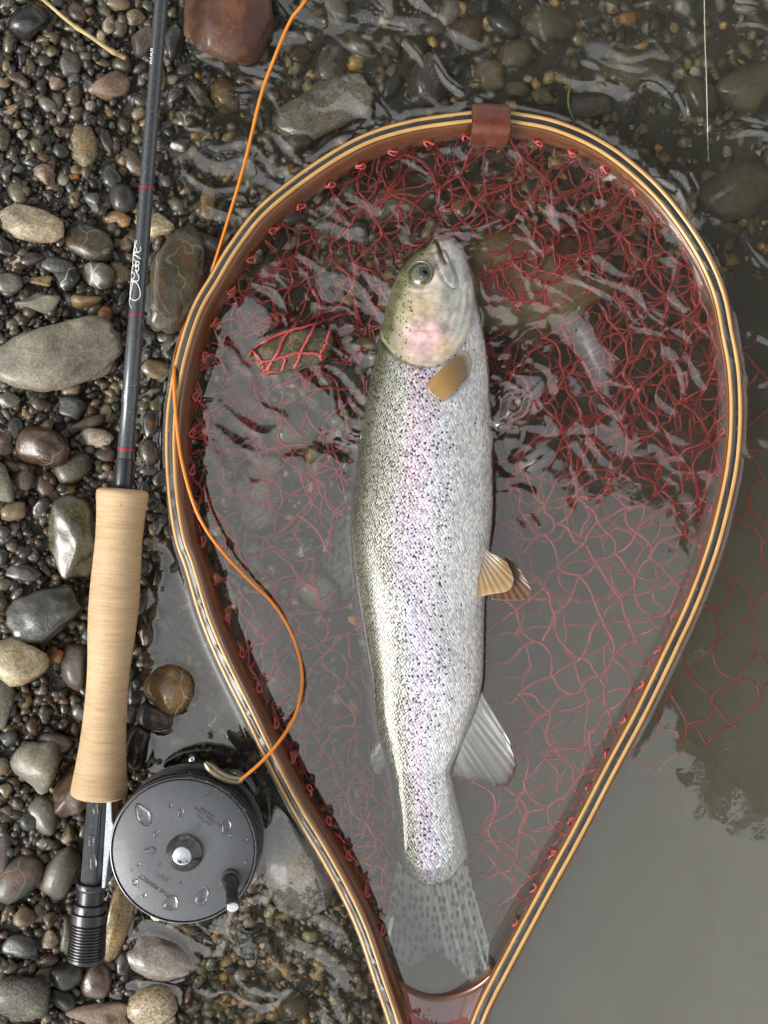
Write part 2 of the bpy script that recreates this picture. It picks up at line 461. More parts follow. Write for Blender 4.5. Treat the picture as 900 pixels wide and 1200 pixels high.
C = dict(blk=(.014, .014, .016), dk=(.028, .027, .025), slate=(.042, .044, .043), blue=(.068, .075, .077), grey=(.115, .113, .10), lgrey=(.22, .215, .195),
         olive=(.105, .095, .062), dkolive=(.05, .047, .032), tan=(.21, .165, .105), cream=(.44, .40, .30), ochre=(.25, .165, .07), brown=(.085, .055, .035),
         dkbrown=(.04, .027, .018), red=(.125, .05, .036), pink=(.25, .18, .15), orange=(.30, .13, .05), white=(.5, .48, .43), purple=(.12, .095, .095))
# px, py, half length, half width, angle (deg, anticlockwise), colour, wet, opts, label
R, A, B = 'r', 'a', 'b'      # rounded, angular, blocky
STONES = [
 (35,27,23,21,10,'blk',.6,R,'black rounded stone at the edge beside the dry straw stem'),
 (262,24,55,50,80,'red',.15,B,'large red-brown boulder beside the rod tip section, half in water'),
 (129,103,27,17,28,'pink',.35,A,'purple and tan mottled stone just left of the upper rod'),
 (99,170,26,16,95,'tan',.05,R,'dry speckled tan oval pebble left of the rod'),
 (82,75,17,15,20,'grey',.15,A,'greenish grey angular pebble above the mottled purple stone'),
 (86,92,13,8,70,'blue',.2,A,'small blue-grey chip tucked under the greenish grey pebble'),
 (127,30,11,7,80,'cream',.1,R,'pale yellow oval pebble touching the straw stem'),
 (117,43,8,6,70,'cream',.1,R,'pale yellow bean-sized pebble crossed by the straw stem'),
 (158,22,12,11,0,'tan',.2,R,'round tan freckled pebble near the rod top'),
 (141,32,11,9,80,'olive',.3,R,'olive round pebble between two tan pebbles near the straw'),
 (169,50,19,15,60,'purple',.4,A,'dark purple-grey angular stone against the rod'),
 (137,4,15,9,0,'tan',.3,R,'brown oval pebble cut by the top of the shore gravel'),
 (53,72,9,9,0,'dk',.4,R,'charcoal round pebble below the black stone'),
 (100,65,8,7,0,'grey',.3,R,'small grey pebble right of the greenish angular one'),
 (36,80,11,6,95,'olive',.1,R,'pale olive lozenge pebble near the reddish slab'),
 (21,93,18,8,-32,'brown',.3,A,'reddish brown slab lying slantwise in the shore gravel'),
 (68,98,11,9,-20,'pink',.15,A,'pinkish angular pebble beside the blue-grey chip'),
 (104,102,11,10,60,'blk',.4,A,'black chip left of the mottled purple stone'),
 (13,130,13,8,25,'pink',.2,A,'pinkish flat chip near the left end of the gravel'),
 (3,163,15,10,80,'dkolive',.4,R,'dark olive oval stone left of the speckled tan oval'),
 (126,170,21,10,-65,'dkolive',.4,A,'dark olive long stone right of the speckled tan oval'),
 (155,191,20,11,-50,'olive',.4,R,'olive long pebble leaning on the rod'),
 (55,206,17,12,-40,'pink',.25,A,'orange-pink triangular pebble below the speckled tan oval'),
 (72,155,11,8,0,'brown',.5,A,'brown wet chip left of the speckled tan oval'),
 (85,207,9,6,10,'orange',.3,A,'small bright orange chip beside the triangular pebble'),
 (70,177,12,9,-15,'slate',.4,R,'slate-coloured wet pebble left of the tan oval'),
 (73,210,7,7,0,'lgrey',.2,R,'light grey pea pebble between the orange chip and triangular pebble'),
 (137,257,17,10,-5,'ochre',.4,R,'ochre oval pebble against the rod, above a dark wedge'),
 (143,231,18,16,80,'slate',.35,R,'round slate pebble with smooth dome touching the rod'),
 (111,238,13,12,0,'blue',.4,A,'dark blue-grey pebble left of the round slate one'),
 (36,263,38,21,-12,'cream',.05,R,'big dry cream stone with smooth top on the gravel'),
 (103,283,31,20,-30,'dkolive',.4,B,'dark olive wedge stone right of the big cream stone'),
 (201,332,58,36,82,'olive',.6,B,'big wet olive stone between rod and net hoop'),
 (179,262,26,16,-25,'cream',.15,A,'pale cream angular block behind the rod'),
 (95,351,30,11,-5,'ochre',.2,A,'flat ochre yellow stone above the long grey stone'),
 (42,356,28,15,5,'lgrey',.1,A,'grey stone with white patches above the long grey stone'),
 (17,307,12,9,70,'white',.15,A,'small white angular chip below the big cream stone'),
 (10,332,17,12,0,'grey',.3,R,'grey rounded pebble left of the olive strip pebble'),
 (122,371,13,9,80,'orange',.4,R,'rusty orange pebble tucked beside the rod'),
 (64,311,20,11,-10,'blue',.4,R,'blue-black rounded pebble under the dark olive wedge'),
 (81,325,17,15,30,'slate',.5,A,'charcoal veined chip in the middle of the shore gravel'),
 (113,322,23,14,-15,'grey',.35,B,'grey-brown wedge pebble touching the charcoal veined chip'),
 (138,320,17,13,-30,'tan',.2,A,'pale tan angular pebble left of the rod signature'),
 (147,286,12,8,80,'pink',.2,A,'pinkish tan pebble wedged against the rod'),
 (48,330,17,7,-5,'ochre',.3,B,'olive strip-shaped pebble above the white patched stone'),
 (38,303,15,9,5,'dk',.4,R,'charcoal oval pebble under the big cream stone'),
 (66,417,78,36,8,'lgrey',.2,B,'long grey-green stone pointing at the rod'),
 (3,285,20,12,-50,'dk',.4,A,'dark slab below the left end of the big cream stone'),
 (50,526,31,24,-10,'brown',.75,R,'glossy dark brown stone below the long grey stone'),
 (0,571,28,20,75,'lgrey',.15,A,'pale grey stone cut off beside the flat brown pebble'),
 (113,513,19,11,-15,'white',.35,R,'whitish oval pebble left of the rod butt'),
 (85,549,24,17,20,'olive',.5,R,'olive-brown stone right of the glossy brown one'),
 (123,534,15,8,-5,'brown',.5,R,'brown oval pebble touching the rod above the cork'),
 (29,562,15,11,80,'olive',.4,R,'olive oval pebble beside the pale grey stone'),
 (52,570,14,10,-50,'brown',.4,R,'brown slanted pebble below the glossy brown stone'),
 (17,599,17,11,15,'tan',.3,R,'flat grey-brown pebble under the pale grey stone'),
 (48,595,14,12,20,'slate',.5,A,'dark angular pebble right of the flat grey-brown one'),
 (78,576,11,9,0,'ochre',.4,R,'small olive-yellow pebble above the big wet grey-brown stone'),
 (86,627,48,31,98,'olive',.8,B,'big wet grey-brown stone half under the cork grip'),
 (25,671,23,10,-8,'slate',.5,R,'thin dark slate pebble above the big black wet stone'),
 (60,717,50,32,8,'slate',.8,B,'big black wet stone left of the cork grip'),
 (26,775,31,27,0,'cream',.1,B,'pale cream blocky stone below the big black wet stone'),
 (90,780,27,18,95,'grey',.35,R,'grey stone wedged against the middle of the cork grip'),
 (65,768,13,9,80,'orange',.6,A,'orange-brown flake between cream block and grey stone'),
 (83,477,19,14,-20,'slate',.45,R,'dark rounded pebble right under the long grey stone'),
 (47,474,11,9,0,'brown',.4,R,'small brown pebble under the long grey stone'),
 (3,522,23,13,85,'brown',.4,A,'brown slab left of the glossy dark brown stone'),
 (98,498,24,9,25,'brown',.5,A,'long tan-brown pebble slanting toward the rod'),
 (10,470,17,11,30,'grey',.35,A,'grey chip at the lower left end of the long stone'),
 (84,457,12,9,30,'tan',.3,R,'tan pebble peeping from under the long grey stone'),
 (65,484,10,5,80,'blue',.4,R,'thin blue-grey pebble below the long grey stone'),
 (3,826,30,14,85,'grey',.2,R,'olive-grey oval stone below the cream block'),
 (199,806,31,29,-30,'ochre',.95,R,'wet ochre oval stone with pale vein in the shallow pool'),
 (160,812,22,10,75,'dk',.8,R,'dark wet stone between the cork grip and ochre oval'),
 (184,840,22,17,-20,'blue',.6,R,'flat blue-grey stone awash below the wet ochre oval'),
 (41,898,33,28,65,'lgrey',.15,A,'grey angular stone with sharp facets left of the cork flare'),
 (66,870,22,11,-8,'olive',.3,R,'smooth olive oval pebble above the grey faceted stone'),
 (8,864,11,10,0,'blue',.3,A,'slate blue chip left of the smooth olive oval'),
 (3,898,11,9,80,'grey',.2,R,'grey pebble touching the grey faceted stone'),
 (160,877,26,18,80,'dk',.8,R,'dark wet stone between the cork flare and the reel'),
 (82,931,35,23,60,'brown',.4,A,'brown and purple stone under the bottom of the cork'),
 (52,955,27,17,-60,'grey',.4,R,'grey wedge stone left of the reel seat'),
 (34,962,13,11,-30,'slate',.35,R,'slate pebble left of the grey wedge stone'),
 (2,1003,27,10,80,'purple',.2,R,'dark plum-coloured stone at the shore side of the gravel'),
 (20,1031,32,21,50,'grey',.25,R,'smooth olive-grey comma-shaped stone left of the reel seat'),
 (73,1022,32,20,65,'grey',.35,R,'grey-green oval stone leaning on the reel seat'),
 (52,988,15,7,-20,'lgrey',.2,R,'thin pale flat pebble above the olive-grey comma stone'),
 (80,981,14,11,40,'tan',.3,A,'tan crumbly pebble left of the reel seat'),
 (28,1076,15,14,0,'tan',.15,A,'tan crinkled pebble left of the ridged lock ring'),
 (45,1072,13,8,80,'olive',.3,R,'olive pebble behind the tan crinkled one'),
 (60,1076,14,11,40,'brown',.3,A,'brown chip touching the ridged lock ring'),
 (57,1102,15,13,-20,'cream',.15,A,'small cream block left of the ridged lock ring'),
 (22,1109,25,14,-5,'slate',.5,R,'dark wet oval stone left of the small cream block'),
 (79,1096,24,10,88,'grey',.3,R,'smooth grey stone beside the ridged lock ring'),
 (78,1141,19,17,30,'dk',.35,R,'charcoal stone just below the lock ring'),
 (52,1145,14,11,60,'olive',.3,A,'yellow-green angular pebble left of the charcoal stone'),
 (72,1171,17,12,-30,'dk',.3,R,'dark pebble below the charcoal stone'),
 (27,1137,12,7,5,'slate',.3,R,'slate oval pebble above the big speckled stone'),
 (55,1125,13,8,0,'brown',.3,R,'brown pebble under the small cream block'),
 (26,1173,33,28,0,'grey',.1,B,'big rough speckled grey stone at the bottom of the gravel'),
 (113,1150,23,17,75,'brown',.9,R,'glossy amber-brown stone under the end of the rod'),
 (112,1192,42,15,5,'pink',.4,B,'pinkish grey block below the glossy amber stone'),
 (180,1178,30,24,15,'cream',.2,R,'round cream speckled stone standing in the pool'),
 (185,1122,42,27,-20,'lgrey',.7,R,'light grey stone awash below the reel'),
 (144,1131,17,9,80,'dk',.8,R,'small dark stone awash beside the glossy amber stone'),
 (221,1168,19,9,70,'red',.6,A,'reddish brown chip right of the round cream stone'),
 (136,1078,52,19,75,'ochre',.9,R,'amber wet stone under the gap between reel and rod'),
 (265,114,22,14,-60,'ochre',.8,R,'glossy ochre oval stone awash below the red boulder'),
 (236,112,25,12,-50,'brown',.8,A,'brown wet stone under the red boulder'),
 (290,88,27,14,75,'brown',.8,A,'brown wet slab right of the glossy ochre oval'),
 (206,112,14,10,70,'slate',.8,R,'dark wet stone between rod and brown wet stone'),
 (222,143,20,12,-15,'olive',.8,A,'olive wet stone with bright vein in the shallows'),
 (211,171,22,13,35,'dkolive',.8,A,'dark olive slab awash right of the rod'),
 (218,232,22,10,80,'olive',.6,R,'olive oval stone under shallow water right of the rod'),
 (243,238,26,11,88,'ochre',.6,A,'orange and white stone under water beside the fly line'),
 (204,52,20,12,70,'slate',.5,B,'slate block between the rod and the red boulder'),
 (186,88,22,9,-65,'ochre',.5,A,'yellowish wet stone squeezed against the rod'),
 (393,12,21,13,-80,'lgrey',.5,R,'pale grey oval stone breaking the water'),
 (297,48,10,9,20,'lgrey',.4,A,'small pale green knobbly pebble beside the red boulder'),
 (390,78,25,17,70,'grey',.8,R,'grey smooth stone awash right of the fly line'),
 (421,58,22,15,-35,'olive',.6,R,'olive tan oval stone under shallow water'),
 (381,130,62,29,28,'lgrey',.6,B,'large pale stone under the water above the hoop'),
 (500,98,30,22,80,'grey',.6,R,'pale greenish stone under the water left of the leather tab'),
 (352,68,14,11,0,'brown',.6,R,'small brown stone under water beside the fly line'),
 (320,115,9,8,0,'olive',.6,R,'small olive pebble under water near the fly line'),
 (350,170,22,14,20,'brown',.6,R,'brown stone under water close to the outer hoop'),
 (298,210,18,13,30,'olive',.6,R,'greenish stone under water left of the hoop shoulder'),
 (183,433,18,11,-10,'tan',.7,R,'tan stone awash right of the rod, above the cork'),
 (177,497,21,9,85,'dk',.8,R,'narrow dark stone awash beside the rod butt'),
 (196,395,14,9,10,'dkbrown',.8,R,'dark brown pebble awash below the big wet olive stone'),
 (192,560,15,10,30,'dkolive',.8,R,'dark olive pebble awash left of the hoop'),
 (187,675,16,9,80,'dkolive',.8,R,'upright dark olive pebble awash beside the cork'),
 (206,663,17,11,70,'slate',.8,R,'slate pebble awash touching the left hoop'),
 (171,746,18,12,75,'dkbrown',.8,A,'dark red-brown stone awash beside the cork'),
 (166,705,18,8,80,'dk',.8,R,'black pebble awash against the cork grip'),
 (171,775,12,8,20,'brown',.7,R,'brown pebble awash below the dark red-brown stone'),
 (333,412,58,24,14,'olive',.15,B,'textured grey stone inside the hoop, draped in red netting'),
 (312,383,36,10,38,'brown',.4,A,'narrow brown slab behind the netted stone'),
 (305,580,30,46,0,'lgrey',.3,R,'pale submerged stone inside the left of the hoop'),
 (290,470,28,34,0,'olive',.3,R,'greenish submerged stone below the netted stone'),
 (345,505,34,26,20,'grey',.3,R,'grey submerged stone beside the greenish one in the net'),
 (310,725,26,40,10,'olive',.3,R,'olive submerged stone under the curve of the fly line'),
 (372,690,28,20,-30,'lgrey',.3,R,'pale submerged stone near the dorsal fin'),
 (330,790,24,30,0,'grey',.3,R,'grey submerged stone inside the hoop beside the line loop'),
 (262,830,32,36,10,'blue',.3,R,'blue-grey submerged stone above the reel'),
 (232,850,16,14,0,'brown',.4,A,'brown submerged chip above the reel line guard'),
 (350,1018,56,48,-65,'lgrey',.3,R,'large smooth pale stone under water between reel and hoop'),
 (345,1178,18,20,0,'olive',.3,R,'olive-grey submerged stone near the lower hoop'),
 (363,1093,9,8,0,'cream',.3,R,'small pale pebble under water near the lower hoop'),
 (300,1160,14,12,0,'grey',.3,R,'grey pebble under water below the pale smooth stone'),
 (620,325,105,62,10,'tan',.3,B,'large olive stone under the net beside the fish head'),
 (470,235,50,26,20,'olive',.3,R,'dark olive stone under the net above the fish head'),
 (330,320,40,24,20,'olive',.3,R,'olive-brown stone under the net at the left shoulder'),
 (740,85,38,30,0,'olive',.3,R,'dark round stone under the rippled water above the hoop'),
 (812,120,26,22,-20,'olive',.3,R,'greenish oval stone under rippled water near the leader'),
 (870,110,40,26,20,'olive',.3,R,'dark stone under rippled water right of the leader'),
 (690,130,26,18,10,'grey',.3,R,'grey stone under the water above the hoop shoulder'),
 (600,70,24,16,20,'olive',.3,R,'olive stone under the water above the leather tab'),
 (545,40,20,14,0,'brown',.3,R,'brown stone under the shallow riffle'),
 (640,35,30,20,-15,'olive',.3,R,'dark olive stone under the riffle above the hoop'),
 (730,30,12,9,0,'orange',.3,R,'orange pebble glowing through the riffle'),
 (860,230,44,30,30,'olive',.3,R,'dark stone under water outside the right hoop shoulder'),
]
SH = {}
stone_tops = []     # (px, py, a, b, ang, ztop, zc, c) for water line and net draping
def place_stone(i, px, py, a, b, ang, colr, wet, kind, label, group=None, name='stone', sub=3, lift=None, speck=None):
    r = np.random.default_rng(1000 + i)
    c = min(a, b) * r.uniform(0.62, 0.8)
    if max(a, b) > 40: c = min(a, b) * 0.52
    if 'draped' in label: c = min(a, b) * 0.95
    zb = float(bed_z(px, py))
    zc = zb + c * S * (0.42 if lift is None else lift)
    if 'ubmerged' in label or 'under the' in label and 'water' in label or 'under the net' in label or 'under shallow' in label: zc = min(zc, -0.0045 - c * S)
    cuts = {R: 1, A: 10, B: 3}[kind]
    f = (H - zc) / H
    v, fc = stone_shape(sub, a * S * f, b * S * f, c * S, 500 + i, math.radians(ang), {R: 2.2, A: 2.6, B: 2.7}[kind], cuts,
                        {R: 0.13, A: 0.19, B: 0.16}[kind], 0.024 if kind == R else 0.04)
    me = mesh_np(name, v, fc)
    o = link(name, me, M['stone'], loc=W(px, py, zc))
    k = r.uniform(0.85, 1.15); cc = np.array(C[colr]) * np.array([0.78, 0.72, 0.60]) * k * (1 + r.uniform(-0.06, 0.06, 3))
    o.color = (*cc, 1); o['wet'] = float(min(1.0, 0.25 + wet)); o['speckle'] = float(r.uniform(0.2, 0.7) if speck is None else speck)
    o['vein'] = float(1.0 if 'vein' in label else (r.random() < 0.06) * 0.35); o['rust'] = float((r.random() < 0.35) * 0.55)
    tag(o, label, name, group)
    stone_tops.append((px, py, a, b, math.radians(ang), zc + c * S, zc, c * S))
    return o

LIFT = {333: 0.75, 312: 0.9, 66: 0.8, 201: 0.75, 262: 0.8, 620: 0.1, 350: 0.25}
for i, (px, py, a, b, ang, colr, wet, kind, label) in enumerate(STONES):
    place_stone(i, px, py, a, b, ang, colr, wet, kind, label, sub=4 if max(a, b) > 34 else 3, lift=LIFT.get(px),
                speck=0.9 if ('speckl' in label or 'freckl' in label or 'textured' in label) else None)

# loose pebbles between them
def occupied(px, py, r, lst, slack=0.84):
    for (x, y, a, b) in lst:
        if math.hypot(px - x, py - y) < slack * (r + (a + b) * 0.5): return True
    return False
occ = [(s[0], s[1], s[2], s[3]) for s in STONES]
PEB = [('dk', 'dark grey'), ('slate', 'slate grey'), ('grey', 'grey'), ('olive', 'olive'), ('brown', 'brown'), ('tan', 'tan'), ('dkolive', 'dark olive'), ('blue', 'blue-grey'), ('lgrey', 'light grey'), ('purple', 'plum grey')]
zones = [('shore', 202, 'on the shore', .55), ('awash', 20, 'awash beside the hoop', .9), ('pool', 42, 'in the shallows', .6), ('riffle', 34, 'on the stream bed', .4)]
idx = 2000
for zone, want, where, wet in zones:
    got = 0; tries = 0
    while got < want and tries < 30000:
        tries += 1
        if zone == 'shore': px, py, r = rng.uniform(-8, 185), rng.uniform(-8, 1208), rng.uniform(6.5, 13.5)
        elif zone == 'awash': px, py, r = rng.uniform(158, 212), rng.uniform(395, 800), rng.uniform(7, 13)
        elif zone == 'pool':
            if rng.random() < 0.6: px, py, r = rng.uniform(150, 430), rng.uniform(1085, 1208), rng.uniform(7, 12)
            else: px, py, r = rng.uniform(200, 420), rng.uniform(0, 300), rng.uniform(8, 16)
        else: px, py, r = rng.uniform(440, 905), rng.uniform(-8, 150), rng.uniform(10, 22)
        if occupied(px, py, r, occ): continue
        occ.append((px, py, r, r)); got += 1; idx += 1
        cn, cw = PEB[rng.choice(len(PEB), p=[.13, .13, .18, .17, .12, .11, .06, .04, .05, .01])]
        kd = int(rng.integers(4))
        near = min((q for q in STONES if not (zone == 'shore' and q[0] > 215)), key=lambda q: math.hypot(q[0] - px, q[1] - py) - 0.5 * (q[2] + q[3]))
        noun = re.split(r" (?:at|beside|just|left|right|above|tucked|touching|crossed|near|between|against|cut|below|lying|with|under|behind|on|in|pointing|wedged|awash|half|leaning|inside|peeping|slanting|squeezed|breaking|standing|glowing|close|over|draped|outside|to)\b", near[8])[0].rstrip(',')
        place_stone(idx, px, py, r * rng.uniform(1.0, 1.3), r * rng.uniform(0.6, 0.92), rng.uniform(0, 180), cn, wet * rng.uniform(0.6, 1.5), [R, A, A, B][kd],
                    f"{'small' if r < 9 else 'middling'} {['rounded', 'angular', 'chipped', 'blocky'][kd]} {cw} pebble {where} by the {noun}", f"loose pebbles {where}", name='pebble', sub=2)

# gravel nobody could count
def gravel(name, n, region, rmin, rmax, label, seed, cols, lift=0.25, gain=1.0):
    g = np.random.default_rng(seed); v0, f0 = ICO[1]; var = [stone_shape(1, 1, 1, 1, 90 + k, 0, 2.7, 8, 0.2, 0.0)[0] for k in range(10)]
    VV, FF, CC = [], [], []; off = 0; pts = []
    while len(pts) < n:
        q = region(g)
        if q[0] is not None: pts.append(q)
    pts = np.array(pts); zb = bed_z(pts[:, 0], pts[:, 1])
    for k in range(n):
        px, py = pts[k]
        r = S * (rmin + (rmax - rmin) * g.random() ** 2.2)
        v = var[g.integers(10)] * np.array([r * g.uniform(0.9, 1.5), r * g.uniform(0.7, 1.1), r * g.uniform(0.5, 0.8)])
        a = g.uniform(0, 6.3); ca, sa = math.cos(a), math.sin(a); t = g.normal(0, 0.25)
        v = np.stack([v[:, 0] * ca - v[:, 1] * sa, v[:, 0] * sa + v[:, 1] * ca, v[:, 2] + t * v[:, 0]], -1)
        VV.append(v + W(px, py, zb[k] + r * lift)); FF.append(f0 + off); off += len(v0)
        c = np.array(C[cols[g.integers(len(cols))]]) * np.array([1.12, 0.99, 0.78]) * g.uniform(0.4, 1.1) * gain; CC.append(np.repeat(c[None], len(v0), 0))
    me = mesh_np(name, np.vstack(VV), np.vstack(FF), False); attr_col(me, 'pig', np.vstack(CC))
    o = link(name, me, M['gravel']); tag(o, label, 'gravel', kind='stuff'); return o
def reg_shore(g):
    px = g.uniform(-20, 250); py = g.uniform(-20, 1220)
    if g.random() > 1.15 - px / 330: return None, None
    return px, py
def reg_stream(g):
    u = g.random()
    if u < 0.35: return g.uniform(180, 460), g.uniform(1000, 1220)
    if u < 0.75: return g.uniform(200, 920), g.uniform(-20, 330)
    return g.uniform(190, 480), g.uniform(300, 1000)
cg = ['dk', 'dk', 'slate', 'dkolive', 'grey', 'brown', 'olive', 'dkbrown', 'tan', 'purple', 'dk', 'blue']
gravel('gravel', 8600, reg_shore, 2.0, 9.2, 'wet dark gravel filling the shore between the stones', 5, cg)
gravel('stream_gravel', 5200, reg_stream, 2.0, 11, 'olive brown gravel lying on the stream bed under water', 6, ['olive', 'olive', 'brown', 'grey', 'grey', 'dkolive', 'tan', 'ochre', 'blue', 'lgrey'], 0.1, 1.8)

# ------------------------------------------------------------------ landing net
HOOP = [(474,1262),(469,1230),(461,1197),(445,1150),(427,1096),(407,1051),(378,998),(343,940),(314,884),(292,838),(261,775),(239,722),(222,665),(210,630),(202,578),(199,515),(203,463),(214,410),(230,362),
        (250,327),(273,289),(308,245),(367,198),(425,164),(483,146),(553,136),(577,135),(600,137),(651,147),(706,172),(756,211),(791,250),(822,297),(842,343),(852,390),(860,437),(862,493),(857,550),(843,614),
        (828,663),(809,712),(788,757),(752,832),(713,905),(675,978),(637,1047),(602,1112),(572,1169),(560,1196),(549,1230),(544,1262)]
NH = 420
hp = catmull(HOOP, NH)
def hoop_z(px, py): return 0.033 - (px - 199) / 663.0 * 0.021
hz = hoop_z(hp[:, 0], hp[:, 1])
hc = WA(hp[:, 0], hp[:, 1], hz)                # middle of the top face
cen = W(520, 560, 0.0)
net = empty('landing_net', (float(hc[NH // 2][0]), float(hc[NH // 2][1]), 0.0), 'teardrop wooden landing net with red mesh bag, half sunk in the water', 'landing net')
T = np.gradient(hc, axis=0); T /= np.linalg.norm(T, axis=1)[:, None]
lx = np.clip((hp[:, 0] - 199) / 663.0, 0, 1)[:, None]
UP = np.concatenate([-0.46 + 0.30 * lx, 0.0 * lx + 0.22 * sstep(420, 140, hp[:, 1])[:, None], np.ones_like(lx)], 1)
UP = UP - T * np.sum(UP * T, 1)[:, None]; UP /= np.linalg.norm(UP, axis=1)[:, None]
OUTW = np.cross(T, UP)                          # path runs clockwise seen from above -> outward is left of travel
if np.sum((hc - cen) * OUTW) < 0: OUTW = -OUTW
arc = np.r_[0, np.cumsum(np.linalg.norm(np.diff(hc, axis=0), axis=1))] * 1000
def strip(name, o0, o1, top, bot, mat, bev=0.0004, wob=0.0):
    pr = []                                      # profile (outward, up)
    for (x, y) in ((o0 + bev, top), (o1 - bev, top), (o1, top - bev), (o1, bot + bev), (o1 - bev, bot), (o0 + bev, bot), (o0, bot + bev), (o0, top - bev)): pr.append((x, y))
    R_ = []
    w = wob * noise2(arc / 9.0, arc * 0, 5)
    for (x, y) in pr: R_.append(hc + OUTW * x + UP * (y + (w if y == top else 0 * w))[:, None])
    R_ = np.stack(R_, 1)
    V, F = loft(R_, True); o = obj(name, V, F, mat, net, smooth=False)
    per = np.array([p[0] * 1000 + p[1] * 700 for p in pr])
    uv = np.stack([np.repeat(arc, 8), np.tile(per, NH), np.zeros(NH * 8)], -1); attr_vec(o.data, 'guv', uv)
    bm = bmesh.new(); bm.from_mesh(o.data); bmesh.ops.recalc_face_normals(bm, faces=bm.faces); bm.to_mesh(o.data); bm.free()
    for p in o.data.polygons: p.use_smooth = True
    o.data.set_sharp_from_angle(angle=math.radians(50))
    return o
strip('outer_veneer', 0.0040, 0.0052, -0.0010, -0.0150, M['mahog'], 0.0005)
strip('outer_strip', 0.0017, 0.0040, 0.0, -0.0155, M['honey'], 0.0006)
strip('core_strip', -0.0012, 0.0017, -0.0005, -0.0155, M['core'], 0.0002, 0.00025)
strip('inner_strip', -0.0034, -0.0012, 0.0, -0.0155, M['honey'], 0.0007)
strip('inner_veneer', -0.0049, -0.0034, -0.0011, -0.0160, M['mahog'], 0.0006)

# handle throat between the two strips and the grip beyond the picture
def throat():
    U = catmull([(421,1078),(431,1106),(446,1130),(466,1150),(488,1163),(507,1168),(527,1166),(546,1158),(562,1146),(577,1128)], 44)
    n, m = 14, 44; u = np.linspace(0, 1, m)
    bl, br = W(483, 1262, 0), W(535, 1262, 0); rows = []
    for i in range(n):
        t = i / (n - 1)
        top = WA(U[:, 0], U[:, 1], -0.002); bot = bl + (br - bl) * u[:, None]; bot[:, 2] = 0.004
        rows.append(top * (1 - t) + bot * t)
    G = np.array(rows); Bt = G.copy(); Bt[..., 2] -= 0.013
    V = np.vstack([G.reshape(-1, 3), Bt.reshape(-1, 3)]); F = []; N0 = n * m
    for i in range(n - 1):
        for j in range(m - 1):
            a = i * m + j; F.append([a, a + m, a + m + 1, a + 1]); F.append([N0 + a, N0 + a + 1, N0 + a + m + 1, N0 + a + m])
    for j in range(m - 1):
        F.append([j, j + 1, N0 + j + 1, N0 + j]); a = (n - 1) * m + j; F.append([a + 1, a, N0 + a, N0 + a + 1])
    for i in range(n - 1):
        a = i * m; F.append([a + m, a, N0 + a, N0 + a + m]); a = i * m + m - 1; F.append([a, a + m, N0 + a + m, N0 + a])
    o = obj('handle_throat', V, F, M['rosewood'], net); attr_vec(o.data, 'guv', V[:, [1, 0, 2]] * 1000)
    # inner lamination bending across the throat
    e = WA(U[:, 0], U[:, 1], 0.0); Tt, Nn, Bb = frames(e); ztop = 0.0015 + 0.014 * np.abs(2 * u - 1) ** 2.2
    if Nn[m // 2][1] > 0: Nn = -Nn                      # away from the bag
    Rg = []
    for (x, k, dz) in ((-0.0012, 1, -.0006), (-0.0004, 1, 0), (0.0016, 1, 0), (0.0022, 1, -.0006), (0.0034, 0, -.014), (-0.0006, 0, -.014)):
        p = e + Nn * x; p[:, 2] = (ztop if k else 0) + dz; Rg.append(p)
    V, F = loft(np.stack(Rg, 1), True); o = obj('throat_lamination', V, F, M['mahog'], net); attr_vec(o.data, 'guv', V * 1000)
    bm = bmesh.new(); bm.from_mesh(o.data); bmesh.ops.recalc_face_normals(bm, faces=bm.faces); bm.to_mesh(o.data); bm.free()
    p0 = W(509, 1258, 0.008); rings = []
    for t, w_, h_ in ((0, .0215, .011), (.03, .0165, .0115), (.06, .0155, .012), (.10, .0175, .0125), (.135, .0165, .012), (.15, .010, .008)):
        a = np.linspace(0, 2 * math.pi, 24, endpoint=False); rings.append(p0 + np.stack([w_ * np.cos(a), np.full(24, -t), h_ * np.sin(a)], -1))
    V, F = loft(np.array(rings), True); o = obj('handle_grip', V, F, M['rosewood'], net); attr_vec(o.data, 'guv', V[:, [1, 0, 2]] * 1000)
throat()

# leather tab round the top of the hoop
def leather_tab():
    i0 = int(np.argmin(np.hypot(hp[:, 0] - 577, hp[:, 1] - 135)))
    pr = []; a_ = 0.0094; b_ = 0.0120; cx, cz = -0.003, -0.0065
    for k in range(40):
        a = 2 * math.pi * k / 40; e = 0.62
        pr.append((cx + a_ * math.copysign(abs(math.cos(a)) ** e, math.cos(a)) * 1.15, cz + b_ * math.copysign(abs(math.sin(a)) ** e, math.sin(a))))
    pr = np.array(pr); c0 = pr.mean(0); inn = c0 + (pr - c0) * 0.80
    xs_ = np.linspace(-0.0114, 0.0114, 9); o3 = hc[i0]; t3 = T[i0]; u3 = UP[i0]; w3 = OUTW[i0]
    if t3[0] < 0: t3 = -t3
    def ring(P, x, k=1.0):
        return o3 + t3 * x + np.outer(c0[0] + (P[:, 0] - c0[0]) * k, w3) + np.outer(c0[1] + (P[:, 1] - c0[1]) * k, u3)
    outer = [ring(pr, x, 0.975 if abs(x) > 0.0113 else 1.0) for x in xs_]
    V, F = loft(np.array(outer), False); o = obj('leather_tab', V, F, M['leather'], net)
    inner = [ring(inn, x) for x in xs_]
    rings = np.array([outer[-1], ring(pr, 0.0118, .93), ring(inn, 0.0118), *inner[::-1], ring(inn, -0.0118), ring(pr, -0.0118, .93), outer[0]])
    V, F = loft(rings, False); obj('tab_edge', V, F, M['leather_edge'], net, parent=o)
    for oo in (o, o.children[0]):
        bm = bmesh.new(); bm.from_mesh(oo.data); bmesh.ops.recalc_face_normals(bm, faces=bm.faces); bm.to_mesh(oo.data); bm.free()
leather_tab()

